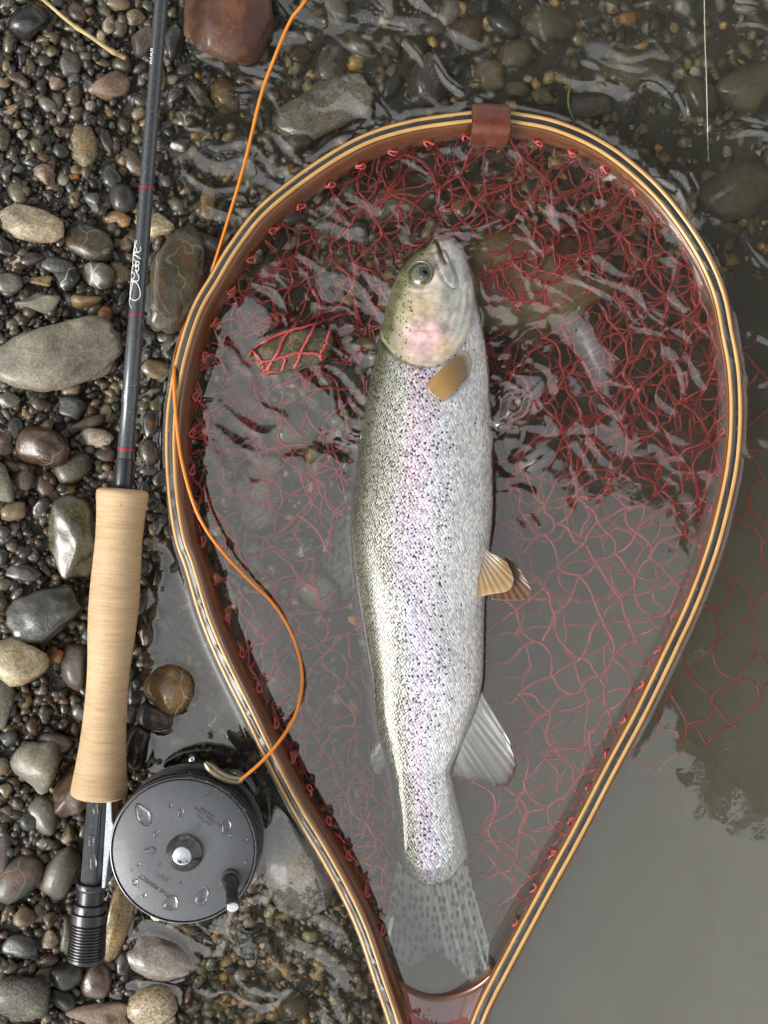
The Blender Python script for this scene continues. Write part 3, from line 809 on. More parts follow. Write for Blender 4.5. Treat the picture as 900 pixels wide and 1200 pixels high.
# ------------------------------------------------------------------ fish outline (used by net, water and the fish itself)
FO = np.array([ # py, left px, right px
 (275.5,512,527),(279,507,531),(284,502,536),(289,496,541),(296,487,545),(303,479,548),(323,464,554),(347,455,558),(376,448,563),(404,442,569),(433,435,572.5),(462,428,574.5),(491,423,576),(549,416,577),(602,411,577),(633,411,574),
 (664,414,570),(705,420,567.5),(742,426,566.5),(789,434,565.5),(808,436,563),(840,439,553),(870,446,541),(900,455,528),(915,458.5,530),(945,462,536.5),(975,463,544),(1002,463,548),(1022,470,541),(1036,482,527),(1046,496,512)])
fyl = catmull(FO, 460)
f_y, f_l, f_r = fyl[:, 0], fyl[:, 1], fyl[:, 2]
def fish_lr(py): return np.interp(py, f_y, f_l), np.interp(py, f_y, f_r)
fish_poly = np.vstack([np.stack([f_l, f_y], -1), np.stack([f_r, f_y], -1)[::-1]])

# ------------------------------------------------------------------ netting
hoop_poly = np.stack([hp[:, 0], hp[:, 1]], -1)
def net_z(px, py, layer):
    zb = bed_z(px, py)
    d = dpoly(px, py, hp[::6]); ins = pip(px, py, hoop_poly)
    n = noise2(px / 70.0, py / 70.0, 21 + layer)
    z = -0.014 - 0.008 * layer + 0.009 * n - 0.012 * sstep(500, 800, px)
    z = np.where(ins, z * sstep(0, 45, d) + (1 - sstep(0, 45, d)) * -0.004, z - 0.034)
    z = np.maximum(z, zb + 0.0015)
    fin = pip(px, py, fish_poly + 0.0); dl = dpoly(px, py, fish_poly[::8], True)
    k = np.where(fin, 1.0, sstep(30, 0, dl)); z = z * (1 - k) + np.minimum(z, -0.031) * k
    z = np.maximum(z, zb + 0.001)
    for (sx, sy, a, b, an, zt, zc, c) in stone_tops:
        if not (200 < sx < 780 and 180 < sy < 1000) or max(a, b) < 20: continue
        if sx < 270 and sy > 800: continue
        if (sx, sy) == (333, 412): continue
        dx, dy = px - sx, -(py - sy); u = (dx * math.cos(an) + dy * math.sin(an)) / a; v = (-dx * math.sin(an) + dy * math.cos(an)) / b
        q = u * u + v * v; top = zc + c * np.sqrt(np.clip(1 - q, 0, 1)) + 0.0014
        z = np.where(q < 1.05, np.maximum(z, np.where(q < 1, top, z)), z)
    return z

def netting():
    g = np.random.default_rng(33); VV, FF = [], []; off = 0
    def cord(P, r):
        nonlocal off
        V, F = tube(P, r, 5, True)
        VV.append(V); FF.append((F, off)); off += len(V)
    def lattice(layer, sp, region, warp, seed, rad, rot):
        nonlocal off
        nodes = {}
        ca, sa = math.cos(rot), math.sin(rot)
        I, J = [q.ravel() for q in np.meshgrid(np.arange(-34, 35), np.arange(-46, 47))]
        x0 = (I + 0.5 * (J % 2)) * sp; y0 = J * sp * 0.62
        px = 540 + x0 * ca - y0 * sa; py = 620 + x0 * sa + y0 * ca
        wx = warp * fbm2(px / 95.0, py / 95.0, seed, 3) + g.normal(0, sp * 0.09, len(px))
        wy = warp * fbm2(px / 95.0, py / 95.0, seed + 40, 3) + g.normal(0, sp * 0.09, len(px))
        px = px + wx; py = py + wy; ok = region(px, py)
        for i, j, x, y, o_ in zip(I.tolist(), J.tolist(), px, py, ok):
            if o_: nodes[(i, j)] = (x, y)
        segs = []
        for (i, j), p in nodes.items():
            for (di, dj) in ((0 if j % 2 == 0 else 1, 1), (-1 if j % 2 == 0 else 0, 1)):
                q = nodes.get((i + di, j + dj))
                if q is not None and g.random() < 0.95: segs.append((p, q))
        PP = []
        for p, q in segs:
            p, q = np.array(p), np.array(q); L = np.linalg.norm(q - p)
            if L < 4: continue
            nrm = np.array([-(q - p)[1], (q - p)[0]]) / L
            t = np.linspace(0, 1, 12); bow = g.normal(0, 0.13) * L; s2 = g.normal(0, 0.05) * L
            P = p[None] * (1 - t)[:, None] + q[None] * t[:, None] + nrm[None] * (bow * np.sin(math.pi * t) + s2 * np.sin(2 * math.pi * t))[:, None]
            PP.append(P)
        PP = np.array(PP); zs_ = net_z(PP[..., 0], PP[..., 1], layer)
        for P, z in zip(PP, zs_):
            z = z + (g.uniform(-1, 1) * 0.002 * np.sin(math.pi * t) if layer else 0)
            cord(WA(P[:, 0] + g.normal(0, .45, 12), P[:, 1] + g.normal(0, .45, 12), z), rad * g.uniform(0.75, 1.2, 12))
        NP = np.array(list(nodes.values())); zn = net_z(NP[:, 0], NP[:, 1], layer)
        for p, z in zip(NP, zn):
            c = W(p[0], p[1], z)
            v, f = ICO[1]; VV.append(v * rad * 1.75 + c); FF.append((f.tolist(), off)); off += len(v)
    shrink = hoop_poly
    def inside(px, py): return pip(px, py, shrink) & (py < 1085)
    def inside_or_right(px, py): return inside(px, py) | ((px > 760) & (380 < py) & (py < 930) & (px < 915) & (py < 900 - (px - 760) * 0.2))
    lattice(0, 48, inside_or_right, 17, 5, 0.00092, 0.12)
    lattice(1, 50, lambda x, y: inside(x, y) & ((y < 600) | ((x < 470) & (620 < y) & (y < 1110)) | ((x > 540) & (640 < y) & (y < 1060))), 30, 9, 0.0008, 0.5)
    lattice(1, 40, lambda x, y: inside(x, y) & ((y < 420) | ((x > 590) & (y < 640)) | ((x < 330) & (y < 470)) | ((330 < x) & (x < 450) & (830 < y) & (y < 1040))), 36, 15, 0.00075, 0.9)
    lattice(2, 36, lambda x, y: inside(x, y) & ((y < 640) | (noise2(x / 60., y / 60., 95) > -0.1)), 52, 23, 0.00058, 0.3)
    so = next(o for o in bpy.data.objects if o.name.startswith('stone') and 'draped' in o.get('label', ''))
    tree_ = BVHTree.FromPolygons([tuple(so.location + v.co) for v in so.data.vertices], [list(p.vertices) for p in so.data.polygons])
    def over(px, py):
        p = W(px, py, 0.012); hit = tree_.ray_cast(Vector((p[0], p[1], 0.1)), Vector((0, 0, -1)))
        return max(float(net_z(np.array([px]), np.array([py]), 0)[0]), hit[0].z + 0.0008 if hit[0] else -1)
    DR = [[(270,452),(283,437),(296,410),(318,396),(345,386),(368,380),(386,376),(402,368)], [(262,425),(283,424),(308,424),(330,419),(352,413),(376,416),(396,424)], [(300,448),(316,428),(326,412),(333,396),(342,386),(352,372)],
          [(338,446),(346,430),(352,414),(360,398),(368,382),(376,366)], [(318,424),(314,436),(322,443),(330,436),(334,420)], [(372,444),(378,430),(376,416),(384,398),(388,378)], [(283,438),(300,440),(322,436),(350,438),(368,430),(384,430)],
          [(296,410),(306,424),(310,440),(304,456)], [(286,396),(304,388),(324,380),(348,374)]]
    for P in DR:
        P = catmull(P, 26); P = P + g.normal(0, 0.5, P.shape); z = np.array([over(*q) for q in P])
        for _ in range(2): z = np.maximum(z, np.convolve(np.pad(z, 1, 'edge'), [.25, .5, .25], 'valid'))
        cord(WA(P[:, 0], P[:, 1], z), 0.00095)
    V = np.vstack(VV); F = [[v + o for v in f] for fs, o in FF for f in fs]
    o = obj('netting', V, F, M['cord'], net); o['kind'] = 'stuff'
    o['label'] = 'knotted red cord mesh bag'
    # lashings where the bag is tied through the inner wall
    step = 24.0; s = np.arange(60, arc[-1] - 60, step)
    for k, sv in enumerate(s):
        i = int(np.argmin(np.abs(arc - sv)))
        if hp[i, 1] > 1120: continue
        P = []
        for a in np.linspace(0, 2 * math.pi * 1.7, 22):
            rr = 0.0021 + 0.0006 * math.sin(3 * a + k)
            P.append(hc[i] - OUTW[i] * (0.0056 + 0.0009 * math.sin(a * 2 + k)) + UP[i] * (-0.0150 + rr * math.sin(a)) + T[i] * rr * 1.3 * math.cos(a + 0.3))
        V, F = tube(np.array(P), 0.0007, 5); obj('lashing', V, F, M['cord'], net)
netting()

# ------------------------------------------------------------------ trout
fish_loc = W(500, 640, -0.02)
fish = empty('trout', fish_loc, 'silver spotted trout lying on its side in the red net', 'fish')
def fish_zc(py): return -0.0045 - 0.0030 * sstep(860, 1045, py) - 0.002 * sstep(330, 276, py)
def fish_t(py):
    l, r = fish_lr(py); w = (r - l)
    k = np.interp(py, [276, 290, 330, 400, 500, 650, 800, 900, 1000, 1046], [0.40, .36, .33, .30, .285, .275, .26, .23, .19, .18])
    return w * k * S
OPER = catmull([(440,380),(446,397),(458,412),(472,422),(490,428.5),(507,429),(520,425),(532,415),(541,404),(549,386),(555,361),(556,340)], 60)
HEADPOLY = np.vstack([OPER, [(560,330),(560,270),(440,270),(430,330)]])
MAX_ = catmull([(507,296),(512,312),(520,328),(530,338),(537,335),(534,320),(527,304),(521,292)], 40)
MOUTH = catmull([(511,282),(515,291),(518,300),(522,308)], 16)
PRE = catmull([(478,348),(472,366),(473,380),(486,386),(500,388),(514,385),(528,372),(538,356)], 30)
def fish_surface_z(px, py):
    l, r = fish_lr(py); xc = (l + r) / 2; hw = (r - l) / 2
    u = np.clip((px - xc) / hw, -1, 1); return fish_zc(py) + fish_t(py) * (1 - np.abs(u) ** 2.25) ** (1 / 2.1)
def fish_body():
    nst = 560; m = 120
    # more stations in the head
    yy = np.r_[np.linspace(275.5, 440, 230, endpoint=False), np.linspace(440, 1046, nst - 230)]
    l, r = fish_lr(yy); xc = (l + r) / 2; hw = (r - l) / 2; t = fish_t(yy); zc = fish_zc(yy)
    a = np.linspace(0, 2 * math.pi, m, endpoint=False)
    cx = np.sign(np.cos(a)) * np.abs(np.cos(a)) ** (2 / 2.25); sz = np.sign(np.sin(a)) * np.abs(np.sin(a)) ** (2 / 2.1)
    PX = xc[:, None] + hw[:, None] * cx[None]; PY = np.repeat(yy[:, None], m, 1); Z = zc[:, None] + t[:, None] * sz[None]
    top = sz[None] > -0.2
    head = pip(PX, PY, HEADPOLY); dop = dpoly(PX, PY, OPER)
    sd = np.where(head, dop, -dop)                      # + inside the head
    # gill cover stands proud, its rear edge a step
    Z = Z + np.where(top, 0.0007 * sstep(-3.0, 2.0, sd) * sstep(90, 25, sd), 0) * np.clip(sz, 0, 1)[None]
    dm = dpoly(PX, PY, MAX_, True); inm = pip(PX, PY, MAX_)
    Z = Z + np.where(top, 0.0009 * inm * sstep(0, 3, dm) - 0.0008 * np.exp(-(dm / 1.3) ** 2), 0) * np.clip(sz, 0, 1)[None]
    dmo = dpoly(PX, PY, MOUTH); Z = Z - np.where(top, 0.0032 * np.exp(-(dmo / 1.9) ** 2), 0)
    dpr = dpoly(PX, PY, PRE); Z = Z - np.where(top, 0.00022 * np.exp(-(dpr / 1.5) ** 2), 0)
    de = np.hypot((PX - 492.5), (PY - 322)); Z = Z - np.where(top, 0.0016 * sstep(17, 11, de) - 0.0006 * np.exp(-((de - 18) / 2.6) ** 2), 0)
    Z = Z + np.where(top, (0.0007 * fbm2(PX / 14.0, PY / 18.0, 50, 4) + 0.0004 * np.sin(dop * 0.75) * sstep(45, 5, dop) * sstep(505, 535, PX)) * sstep(-5, 5, sd), 0)
    Z = Z + np.where(top, 0.0006 * fbm2(PX / 60.0, PY / 90.0, 60, 2), 0)
    P = WA(PX, PY, Z)
    V, F = loft(P, True)
    me = mesh_from('body', V - fish_loc, F)
    bm = bmesh.new(); bm.from_mesh(me); bmesh.ops.recalc_face_normals(bm, faces=bm.faces); bm.to_mesh(me); bm.free()
    v = (PX - l[:, None]) / (r - l)[:, None]
    vs = [0, .08, .2, .32, .42, .52, .64, .8, .93, 1]
    kb = np.array([(.06, .065, .035), (.14, .142, .09), (.34, .345, .265), (.56, .54, .51), (.66, .575, .645), (.64, .59, .67), (.64, .65, .65), (.66, .665, .64), (.70, .69, .64), (.64, .63, .59)])
    cb = np.stack([np.interp(v, vs, kb[:, k]) for k in range(3)], -1)
    nn = fbm2(PX / 26.0, PY / 40.0, 70, 3)[..., None]; cb = cb * (1 + 0.10 * nn)
    cb = cb + (np.array([.05, -.01, -.03]) * np.exp(-((v - .42) / .1) ** 2)[..., None] * fbm2(PX / 30., PY / 70., 77, 2)[..., None])
    kh = np.array([(.06, .065, .03), (.10, .105, .045), (.22, .21, .11), (.40, .36, .25), (.46, .38, .30), (.45, .40, .33), (.38, .37, .32), (.42, .42, .38), (.46, .45, .42), (.40, .38, .37)])
    ch = np.stack([np.interp(v, vs, kh[:, k]) for k in range(3)], -1)
    pk = np.exp(-(((PX - 497) / 26) ** 2 + ((PY - 398) / 26) ** 2) ** 1.6)[..., None]
    ch = ch * (1 - pk) + np.array([.66, .43, .42]) * pk
    og = np.exp(-(((PX - 522) / 11) ** 2 + ((PY - 408) / 13) ** 2))[..., None] * 0.7; ch = ch * (1 - og) + np.array([.5, .33, .17]) * og
    og = np.exp(-(((PX - 494) / 22) ** 2 + ((PY - 360) / 13) ** 2))[..., None] * 0.5; ch = ch * (1 - og) + np.array([.52, .38, .2]) * og
    ch = ch * (1 + 0.34 * fbm2(PX / 9.0, PY / 12.0, 80, 4) + 0.16 * noise2(PX / 2.2, PY / 2.2, 84))[..., None]
    rimg = np.exp(-((sd - 2.2) / 2.0) ** 2)[..., None] * 0.6; ch = ch * (1 - rimg) + np.array([.42, .34, .17]) * rimg
    k = sstep(-9.0, 4.0, sd + 4.0 * noise2(PX / 5., PY / 5., 86))[..., None]; cc = cb * (1 - k) + ch * k
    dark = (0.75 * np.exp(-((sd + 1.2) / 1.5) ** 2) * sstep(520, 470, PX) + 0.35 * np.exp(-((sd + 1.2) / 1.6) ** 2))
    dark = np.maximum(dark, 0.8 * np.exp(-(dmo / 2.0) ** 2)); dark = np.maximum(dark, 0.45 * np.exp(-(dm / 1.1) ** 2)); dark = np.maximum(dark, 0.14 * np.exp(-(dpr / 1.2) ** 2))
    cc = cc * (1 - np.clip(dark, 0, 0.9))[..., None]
    tip = np.exp(-(((PX - 520) / 11) ** 2 + ((PY - 279) / 6) ** 2) ** 2)[..., None]; cc = cc * (1 - tip) + np.array([.50, .36, .38]) * tip
    nt = np.exp(-(((PX - 516) / 3.2) ** 2 + ((PY - 294) / 7) ** 2))[..., None]; cc = cc * (1 - nt) + np.array([.06, .035, .04]) * nt
    attr_col(me, 'pig', np.clip(cc, 0.005, 1).reshape(-1, 3))
    attr_vec(me, 'suv', np.stack([(PX - xc[:, None]) * S * 1000 * (1 + 0.35 * (np.abs(2 * v - 1)) ** 2), PY * S * 1000, 0 * PX], -1).reshape(-1, 3))
    smask = sstep(3.0, -5.0, sd)
    dens = np.interp(v, [0, .1, .3, .5, .68, .78, 1], [1.0, 1.0, .86, .66, .34, .05, 0]) * (1 - 0.35 * sstep(.3, .6, v) * sstep(420, 640, PY) * 0.4)
    dens = dens * np.where(head, sstep(.36, .2, v) * 0.62, 1)
    attr_col(me, 'msk', np.stack([smask, dens, np.interp(v, [0, .15, .35, .55, 1], [1.3, 1.2, .7, .5, .38])], -1).reshape(-1, 3))
    return link('body', me, mat_fish(), fish)

def mat_fish():
    m = MT('trout_skin'); pig = m.attr('pig'); uv = m.attr('suv', out='Vector'); mk = m.node('SeparateColor'); m.lk(m.attr('msk'), mk.inputs[0])
    smask, dens, contr = mk.outputs[0], mk.outputs[1], mk.outputs[2]
    mp = m.node('Mapping'); mp.inputs['Scale'].default_value = (1.0, 0.8, 1); mp.inputs['Rotation'].default_value = (0, 0, 0.6); m.lk(uv, mp.inputs[0])
    vo = m.node('TexVoronoi', voronoi_dimensions='2D'); vo.inputs['Scale'].default_value = 0.56; vo.inputs['Randomness'].default_value = 0.35; m.lk(mp.outputs[0], vo.inputs['Vector'])
    dome = m.ramp(vo.outputs['Distance'], [(0.0, 1.0), (0.38, 0.8), (0.66, 0.0)])
    rnd = m.node('SeparateColor'); m.lk(vo.outputs['Color'], rnd.inputs[0])
    edge = m.math('MULTIPLY', m.math('SUBTRACT', 1.0, dome), contr); edge = m.math('MULTIPLY', edge, smask)
    shade = m.math('SUBTRACT', 1.0, m.math('MULTIPLY', edge, 0.72))
    tw = m.math('MULTIPLY', m.math('SUBTRACT', rnd.outputs[0], 0.5), m.math('MULTIPLY', smask, 0.5)); shade = m.math('ADD', shade, tw)
    c = m.mix(1.0, pig, shade, 'MULTIPLY')
    # bluish pink sheen differing scale by scale
    sheen = m.ramp(rnd.outputs[1], [(0.0, (0.95, 0.98, 1.06)), (0.5, (1, 1, 1)), (1.0, (1.07, 0.98, 1.02))])
    c = m.mix(smask, c, m.mix(1.0, c, sheen, 'MULTIPLY'))
    # black spots, one or two scales each
    nw = m.node('TexNoise'); nw.inputs['Scale'].default_value = 0.9; m.lk(uv, nw.inputs['Vector'])
    wv = m.node('VectorMath', operation='MULTIPLY_ADD'); m.lk(nw.outputs['Color'], wv.inputs[0]); wv.inputs[1].default_value = (1.5, 1.5, 0); m.lk(uv, wv.inputs[2])
    def spots(scale, rad, gain):
        v2 = m.node('TexVoronoi', voronoi_dimensions='2D'); v2.inputs['Scale'].default_value = scale; m.lk(wv.outputs[0], v2.inputs['Vector'])
        rr = m.node('SeparateColor'); m.lk(v2.outputs['Color'], rr.inputs[0])
        on = m.math('LESS_THAN', rr.outputs[0], m.math('MULTIPLY', dens, gain))
        s = m.math('LESS_THAN', v2.outputs['Distance'], m.math('MULTIPLY_ADD', rr.outputs[1], rad * 0.6, rad * 0.6))
        return m.math('MULTIPLY', on, s)
    sp = m.math('MAXIMUM', spots(0.36, 0.235, 0.72), spots(0.24, 0.18, 0.62))
    c = m.mix(m.math('MULTIPLY', sp, 0.93), c, (0.012, 0.013, 0.012))
    m.set(Base_Color=c, Metallic=m.math('MULTIPLY', smask, 0.25), Roughness=m.math('ADD', 0.26, m.math('MULTIPLY', rnd.outputs[2], 0.16)), Coat_Weight=0.6, Coat_Roughness=0.1)
    h = m.math('MULTIPLY', dome, smask)
    n1 = m.bump(h, 0.55, 0.0005)
    m.set(Normal=m.bump(m.noise(uv, 1.6, 4), 0.12, 0.0005, n1))
    return m.m
fish_body_o = fish_body()

def mat_fin(name, ca, cb, edge=None, spots=0.0, trans=0.25, bands=90, root=None):
    m = MT(name); uv = m.attr('fuv', out='Vector'); sp = m.node('SeparateXYZ'); m.lk(uv, sp.inputs[0])
    ray = m.math('SINE', m.math('MULTIPLY', sp.outputs[0], float(bands))); ray = m.math('MULTIPLY_ADD', ray, 0.5, 0.5)
    c = m.ramp(sp.outputs[1], [(0.0, root or ca), (0.16, ca), (0.8, cb), (1.0, edge or cb)])
    mp = m.node('Mapping'); mp.inputs['Scale'].default_value = (40, 1.5, 1); m.lk(uv, mp.inputs[0]); n = m.noise(mp.outputs[0], 1.0, 3)
    c = m.mix(1.0, c, m.ramp(n, [(0.3, 0.78), (0.7, 1.1)]), 'MULTIPLY')
    c = m.mix(m.math('MULTIPLY', ray, 0.22), c, m.mix(1.0, c, (0.4, 0.4, 0.4), 'MULTIPLY'))
    if spots:
        mm = m.attr('fmm', out='Vector'); mp2 = m.node('Mapping'); mp2.inputs['Scale'].default_value = (1.0, 0.55, 1); m.lk(mm, mp2.inputs[0])
        v2 = m.node('TexVoronoi', voronoi_dimensions='2D'); v2.inputs['Scale'].default_value = 0.27; v2.inputs['Randomness'].default_value = 0.75; m.lk(mp2.outputs[0], v2.inputs['Vector'])
        s = m.ramp(v2.outputs['Distance'], [(0.26, 1.0), (0.36, 0.0)])
        c = m.mix(m.math('MULTIPLY', s, spots), c, (0.012, 0.013, 0.014))
    m.set(Base_Color=c, Roughness=0.35, Coat_Weight=0.5, Coat_Roughness=0.1); m.b.inputs['Subsurface Weight'].default_value = 0.0
    if trans: m.b.inputs['Transmission Weight'].default_value = 0.0
    m.set(Normal=m.bump(m.math('ADD', ray, n), 0.22, 0.0005))
    return m.m

def fin(name, base, tip, zb, zt, mat, nu=48, nv=26, th=0.0009, fray=0.0, belly=0.0, curl=0.0, seed=1, parent=None):
    """base, tip: pixel polylines; zb, zt: heights (scalars or 2 values along the fin)"""
    Bp = catmull(base, nu) if len(base) > 2 else np.linspace(base[0], base[1], nu)
    Tp = catmull(tip, nu) if len(tip) > 2 else np.linspace(tip[0], tip[1], nu)
    g = np.random.default_rng(seed); fr = 1 - fray * np.abs(noise2(np.arange(nu) * 0.55, np.zeros(nu), seed))
    zb = np.interp(np.linspace(0, 1, nu), [0, 1], np.broadcast_to(zb, 2)); zt = np.interp(np.linspace(0, 1, nu), [0, 1], np.broadcast_to(zt, 2))
    t = np.linspace(0, 1, nv)[None]
    PX = Bp[:, :1] + (Tp - Bp)[:, :1] * t * fr[:, None]; PY = Bp[:, 1:] + (Tp - Bp)[:, 1:] * t * fr[:, None]
    uu = np.linspace(0, 1, nu)
    Z = zb[:, None] + (zt - zb)[:, None] * t + belly * np.sin(math.pi * t) + curl * np.sin(math.pi * uu)[:, None] * t + 0.00010 * np.sin(uu * 60)[:, None] * np.minimum(1, t * 4)
    thk = th * (1 - 0.7 * t) * np.minimum(1, 8 * np.minimum(uu, 1 - uu) + 0.25)[:, None]
    Pt, Pb = WA(PX, PY, Z + thk / 2), WA(PX, PY, Z - thk / 2)
    N0 = nu * nv; V = np.vstack([Pt.reshape(-1, 3), Pb.reshape(-1, 3)]); F = []
    for i in range(nu - 1):
        for j in range(nv - 1):
            a = i * nv + j; F.append([a, a + nv, a + nv + 1, a + 1]); F.append([N0 + a, N0 + a + 1, N0 + a + nv + 1, N0 + a + nv])
    for i in range(nu - 1):
        a = i * nv; F.append([a + nv, a, N0 + a, N0 + a + nv]); a = i * nv + nv - 1; F.append([a, a + nv, N0 + a + nv, N0 + a])
    for j in range(nv - 1):
        a = j; F.append([a, a + 1, N0 + a + 1, N0 + a]); a = (nu - 1) * nv + j; F.append([a + 1, a, N0 + a, N0 + a + 1])
    o = obj(name, V, F, mat, fish, parent=parent)
    bm = bmesh.new(); bm.from_mesh(o.data); bmesh.ops.recalc_face_normals(bm, faces=bm.faces); bm.to_mesh(o.data); bm.free()
    fuv = np.stack([np.repeat(uu[:, None], nv, 1), np.repeat(t, nu, 0), np.zeros((nu, nv))], -1).reshape(-1, 3)
    attr_vec(o.data, 'fuv', np.vstack([fuv, fuv])); mm = np.stack([PX, PY, 0 * PX], -1).reshape(-1, 3) * S * 1000; attr_vec(o.data, 'fmm', np.vstack([mm, mm]))
    return o
fm_amber = mat_fin('amber_fin', (.17, .115, .055), (.33, .19, .055), (.30, .19, .07), bands=70, root=(.42, .39, .33))
fm_grey = mat_fin('grey_fin', (.30, .29, .265), (.22, .205, .195), (.07, .025, .02), bands=80, root=(.45, .44, .41))
fm_tail = mat_fin('tail_fin', (.24, .25, .205), (.16, .175, .16), (.12, .135, .13), spots=0.95, bands=110)
fm_brown = mat_fin('brown_fin', (.10, .055, .03), (.15, .075, .04), bands=60)
fm_tan = mat_fin('tan_fin', (.30, .24, .17), (.36, .22, .09), (.42, .30, .18), bands=60, root=(.5, .47, .42))
fm_dors = mat_fin('dorsal_fin', (.12, .125, .105), (.11, .115, .10), spots=0.8, bands=80)
z1 = float(fish_surface_z(np.array(540.), np.array(418.)))
fin('pectoral_fin', [(540,412),(549,413),(553,425),(550,441)], [(501,447),(501,457),(511,466),(521,470)], (z1 + .0018, z1 + .0008), (float(fish_surface_z(np.array(500.), np.array(452.))) + .0012, float(fish_surface_z(np.array(515.), np.array(466.))) + .0012), fm_amber, belly=0.003, curl=0.0012, seed=3)
fin('pelvic_fin', [(560,664),(562,652),(568,644),(573,646)], [(549,703),(573,697),(596,692),(602,678),(594,658)], (0.003, 0.004), (0.006, 0.007), fm_tan, belly=0.002, seed=4)
fin('pelvic_fin', [(573,655),(588,650)], [(576,703),(600,704),(619,702),(623,691),(606,662)], (-0.001, -0.001), (0.0022, 0.003), fm_brown, seed=5)
fin('anal_fin', [(563,808),(552,842),(541,870),(530,905)], [(598,868),(606,903),(592,924),(566,918),(540,913),(530,911)], (-0.004, -0.006), (0.0012, -0.001), fm_grey, fray=0.10, seed=6)
fin('tail_fin', [(466,1006),(478,1024),(500,1036),(525,1030),(546,1006)], [(452,1078),(458,1112),(480,1133),(512,1117),(544,1143),(566,1163),(575,1108)], (-0.004, -0.003), (-0.0065, -0.002), fm_tail, nu=90, nv=40, fray=0.03, curl=-0.002, th=0.0016, seed=7)
fin('dorsal_fin', [(414,602),(412,640),(416,690)], [(392,606),(376,650),(382,692),(408,704)], (-0.008, -0.008), (-0.019, -0.018), fm_dors, seed=8)
fin('adipose_fin', [(446,866),(452,892)], [(439,868),(434,888),(440,906),(449,906)], (-0.006, -0.007), (-0.008, -0.008), fm_dors, nu=24, nv=12, seed=9)
# eye
def eye():
    zc = float(fish_surface_z(np.array(492.5), np.array(322.))); c = W(492.5, 322, zc - 0.0022)
    nrm = np.array([-0.42, 0.12, 1.0]); nrm /= np.linalg.norm(nrm)
    prof = [(0.0, .0078), (.0012, .0077), (.0022, .0069), (.0030, .0053), (.0035, .0033), (.0037, .0010)]
    V, F = lathe(c, nrm, prof, 40); m = MT('iris'); v = m.coord(); n = m.noise(v, 900, 3)
    m.set(Base_Color=m.ramp(n, [(0.3, (.03, .03, .016)), (0.7, (.15, .14, .07))]), Roughness=0.2, Metallic=0.4, Coat_Weight=1.0)
    e = obj('eye', V, F, m.m, fish)
    c2 = c + np.array([0.0019, 0.0002, 0.0]); V, F = lathe(c2, nrm, [(.0020, .0048), (.0034, .0044), (.0042, .0031), (.0045, .001)], 32)
    obj('pupil', V * 1.0, F, simple('pupil', (.004, .005, .007), .06, 0, 1.0), fish, parent=e)
    a = np.linspace(0, 2 * math.pi, 48); u = np.cross(nrm, [0, 1, 0]); u /= np.linalg.norm(u); w = np.cross(nrm, u)
    P = c + nrm * 0.0013 + 0.0081 * (np.cos(a)[:, None] * u + np.sin(a)[:, None] * w)
    V, F = tube(P, 0.0008, 8); obj('eye_rim', V, F, simple('eye_rim', (.10, .11, .07), .25, 0, .6), fish, parent=e)
eye()

# ------------------------------------------------------------------ fly rod
RZ = 0.030
def rodp(py, z=RZ): return W(189 - 0.0785 * py, py, z)
rod = empty('fly_rod', rodp(760), 'black carbon fly rod with cork grip lying on the stones', 'fishing rod')
AX = rodp(900) - rodp(0); LEN = np.linalg.norm(AX); AX = AX / LEN
kz = S * (H - RZ) / H
def along(py): return float(np.dot(rodp(py) - rodp(0), AX))
O0 = rodp(0)
def rod_lathe(name, prof, mat, m=40, parent=None, guv=False):
    V, F = lathe(O0, AX, [(along(p), r * kz) for p, r in prof], m); o = obj(name, V, F, mat, rod, parent=parent)
    bm = bmesh.new(); bm.from_mesh(o.data); bmesh.ops.recalc_face_normals(bm, faces=bm.faces); bm.to_mesh(o.data); bm.free()
    o.data.set_sharp_from_angle(angle=math.radians(40))
    if guv:
        n = len(prof); t = np.repeat([along(p) * 1000 for p, _ in prof], m); th = np.tile(np.arange(m), n) / m * 90.0
        attr_vec(o.data, 'guv', np.stack([t, th, 0 * t], -1))
    return o
blank = rod_lathe('blank', [(-900, 5.5), (-300, 7.0), (0, 7.9), (218, 8.3), (222, 8.3), (370, 9.2), (472, 9.9), (473, 9.2), (540, 9.7), (560, 10.2), (575, 10.4)], M['blank'])
for p0, p1, r in ((219.5, 222.5, 8.65), (369, 371.5, 9.4), (525, 529, 9.8)):
    rod_lathe('thread_wrap', [(p0, r - .6), (p0 + .3, r + .15), (p1 - .3, r + .15), (p1, r - .6)], M['thread'])
rod_lathe('winding_check', [(538, 9.8), (539, 10.9), (571, 11.2), (572.5, 10.6)], M['black'])
ck = [(572.5,10),(573,26),(574.5,29),(578,30.2),(583,30.2),(590,29.2),(600,28.3),(613,27.6),(630,27.1),(647,27.3),(663,27.9),(680,28.5),(697,28.8),(715,28.6),(732,28.0),(747,27.2),(764,25.8),(780,24.8),(797,24.2),(815,24.2),(832,24.6),(850,25.2),(869,26.4),(886,28.0),(904,30.0),(917,31.8),(926,32.6),(930,32.4),(932.5,31),(933.5,27),(934,12)]
cky = np.linspace(573.2, 933, 150); ckp = [(572.5, 10)] + [(y, float(np.interp(y, [a for a, _ in ck], [b for _, b in ck]))) for y in cky] + [(934, 12)]
rod_lathe('cork_grip', ckp, M['cork'], 64, guv=True)
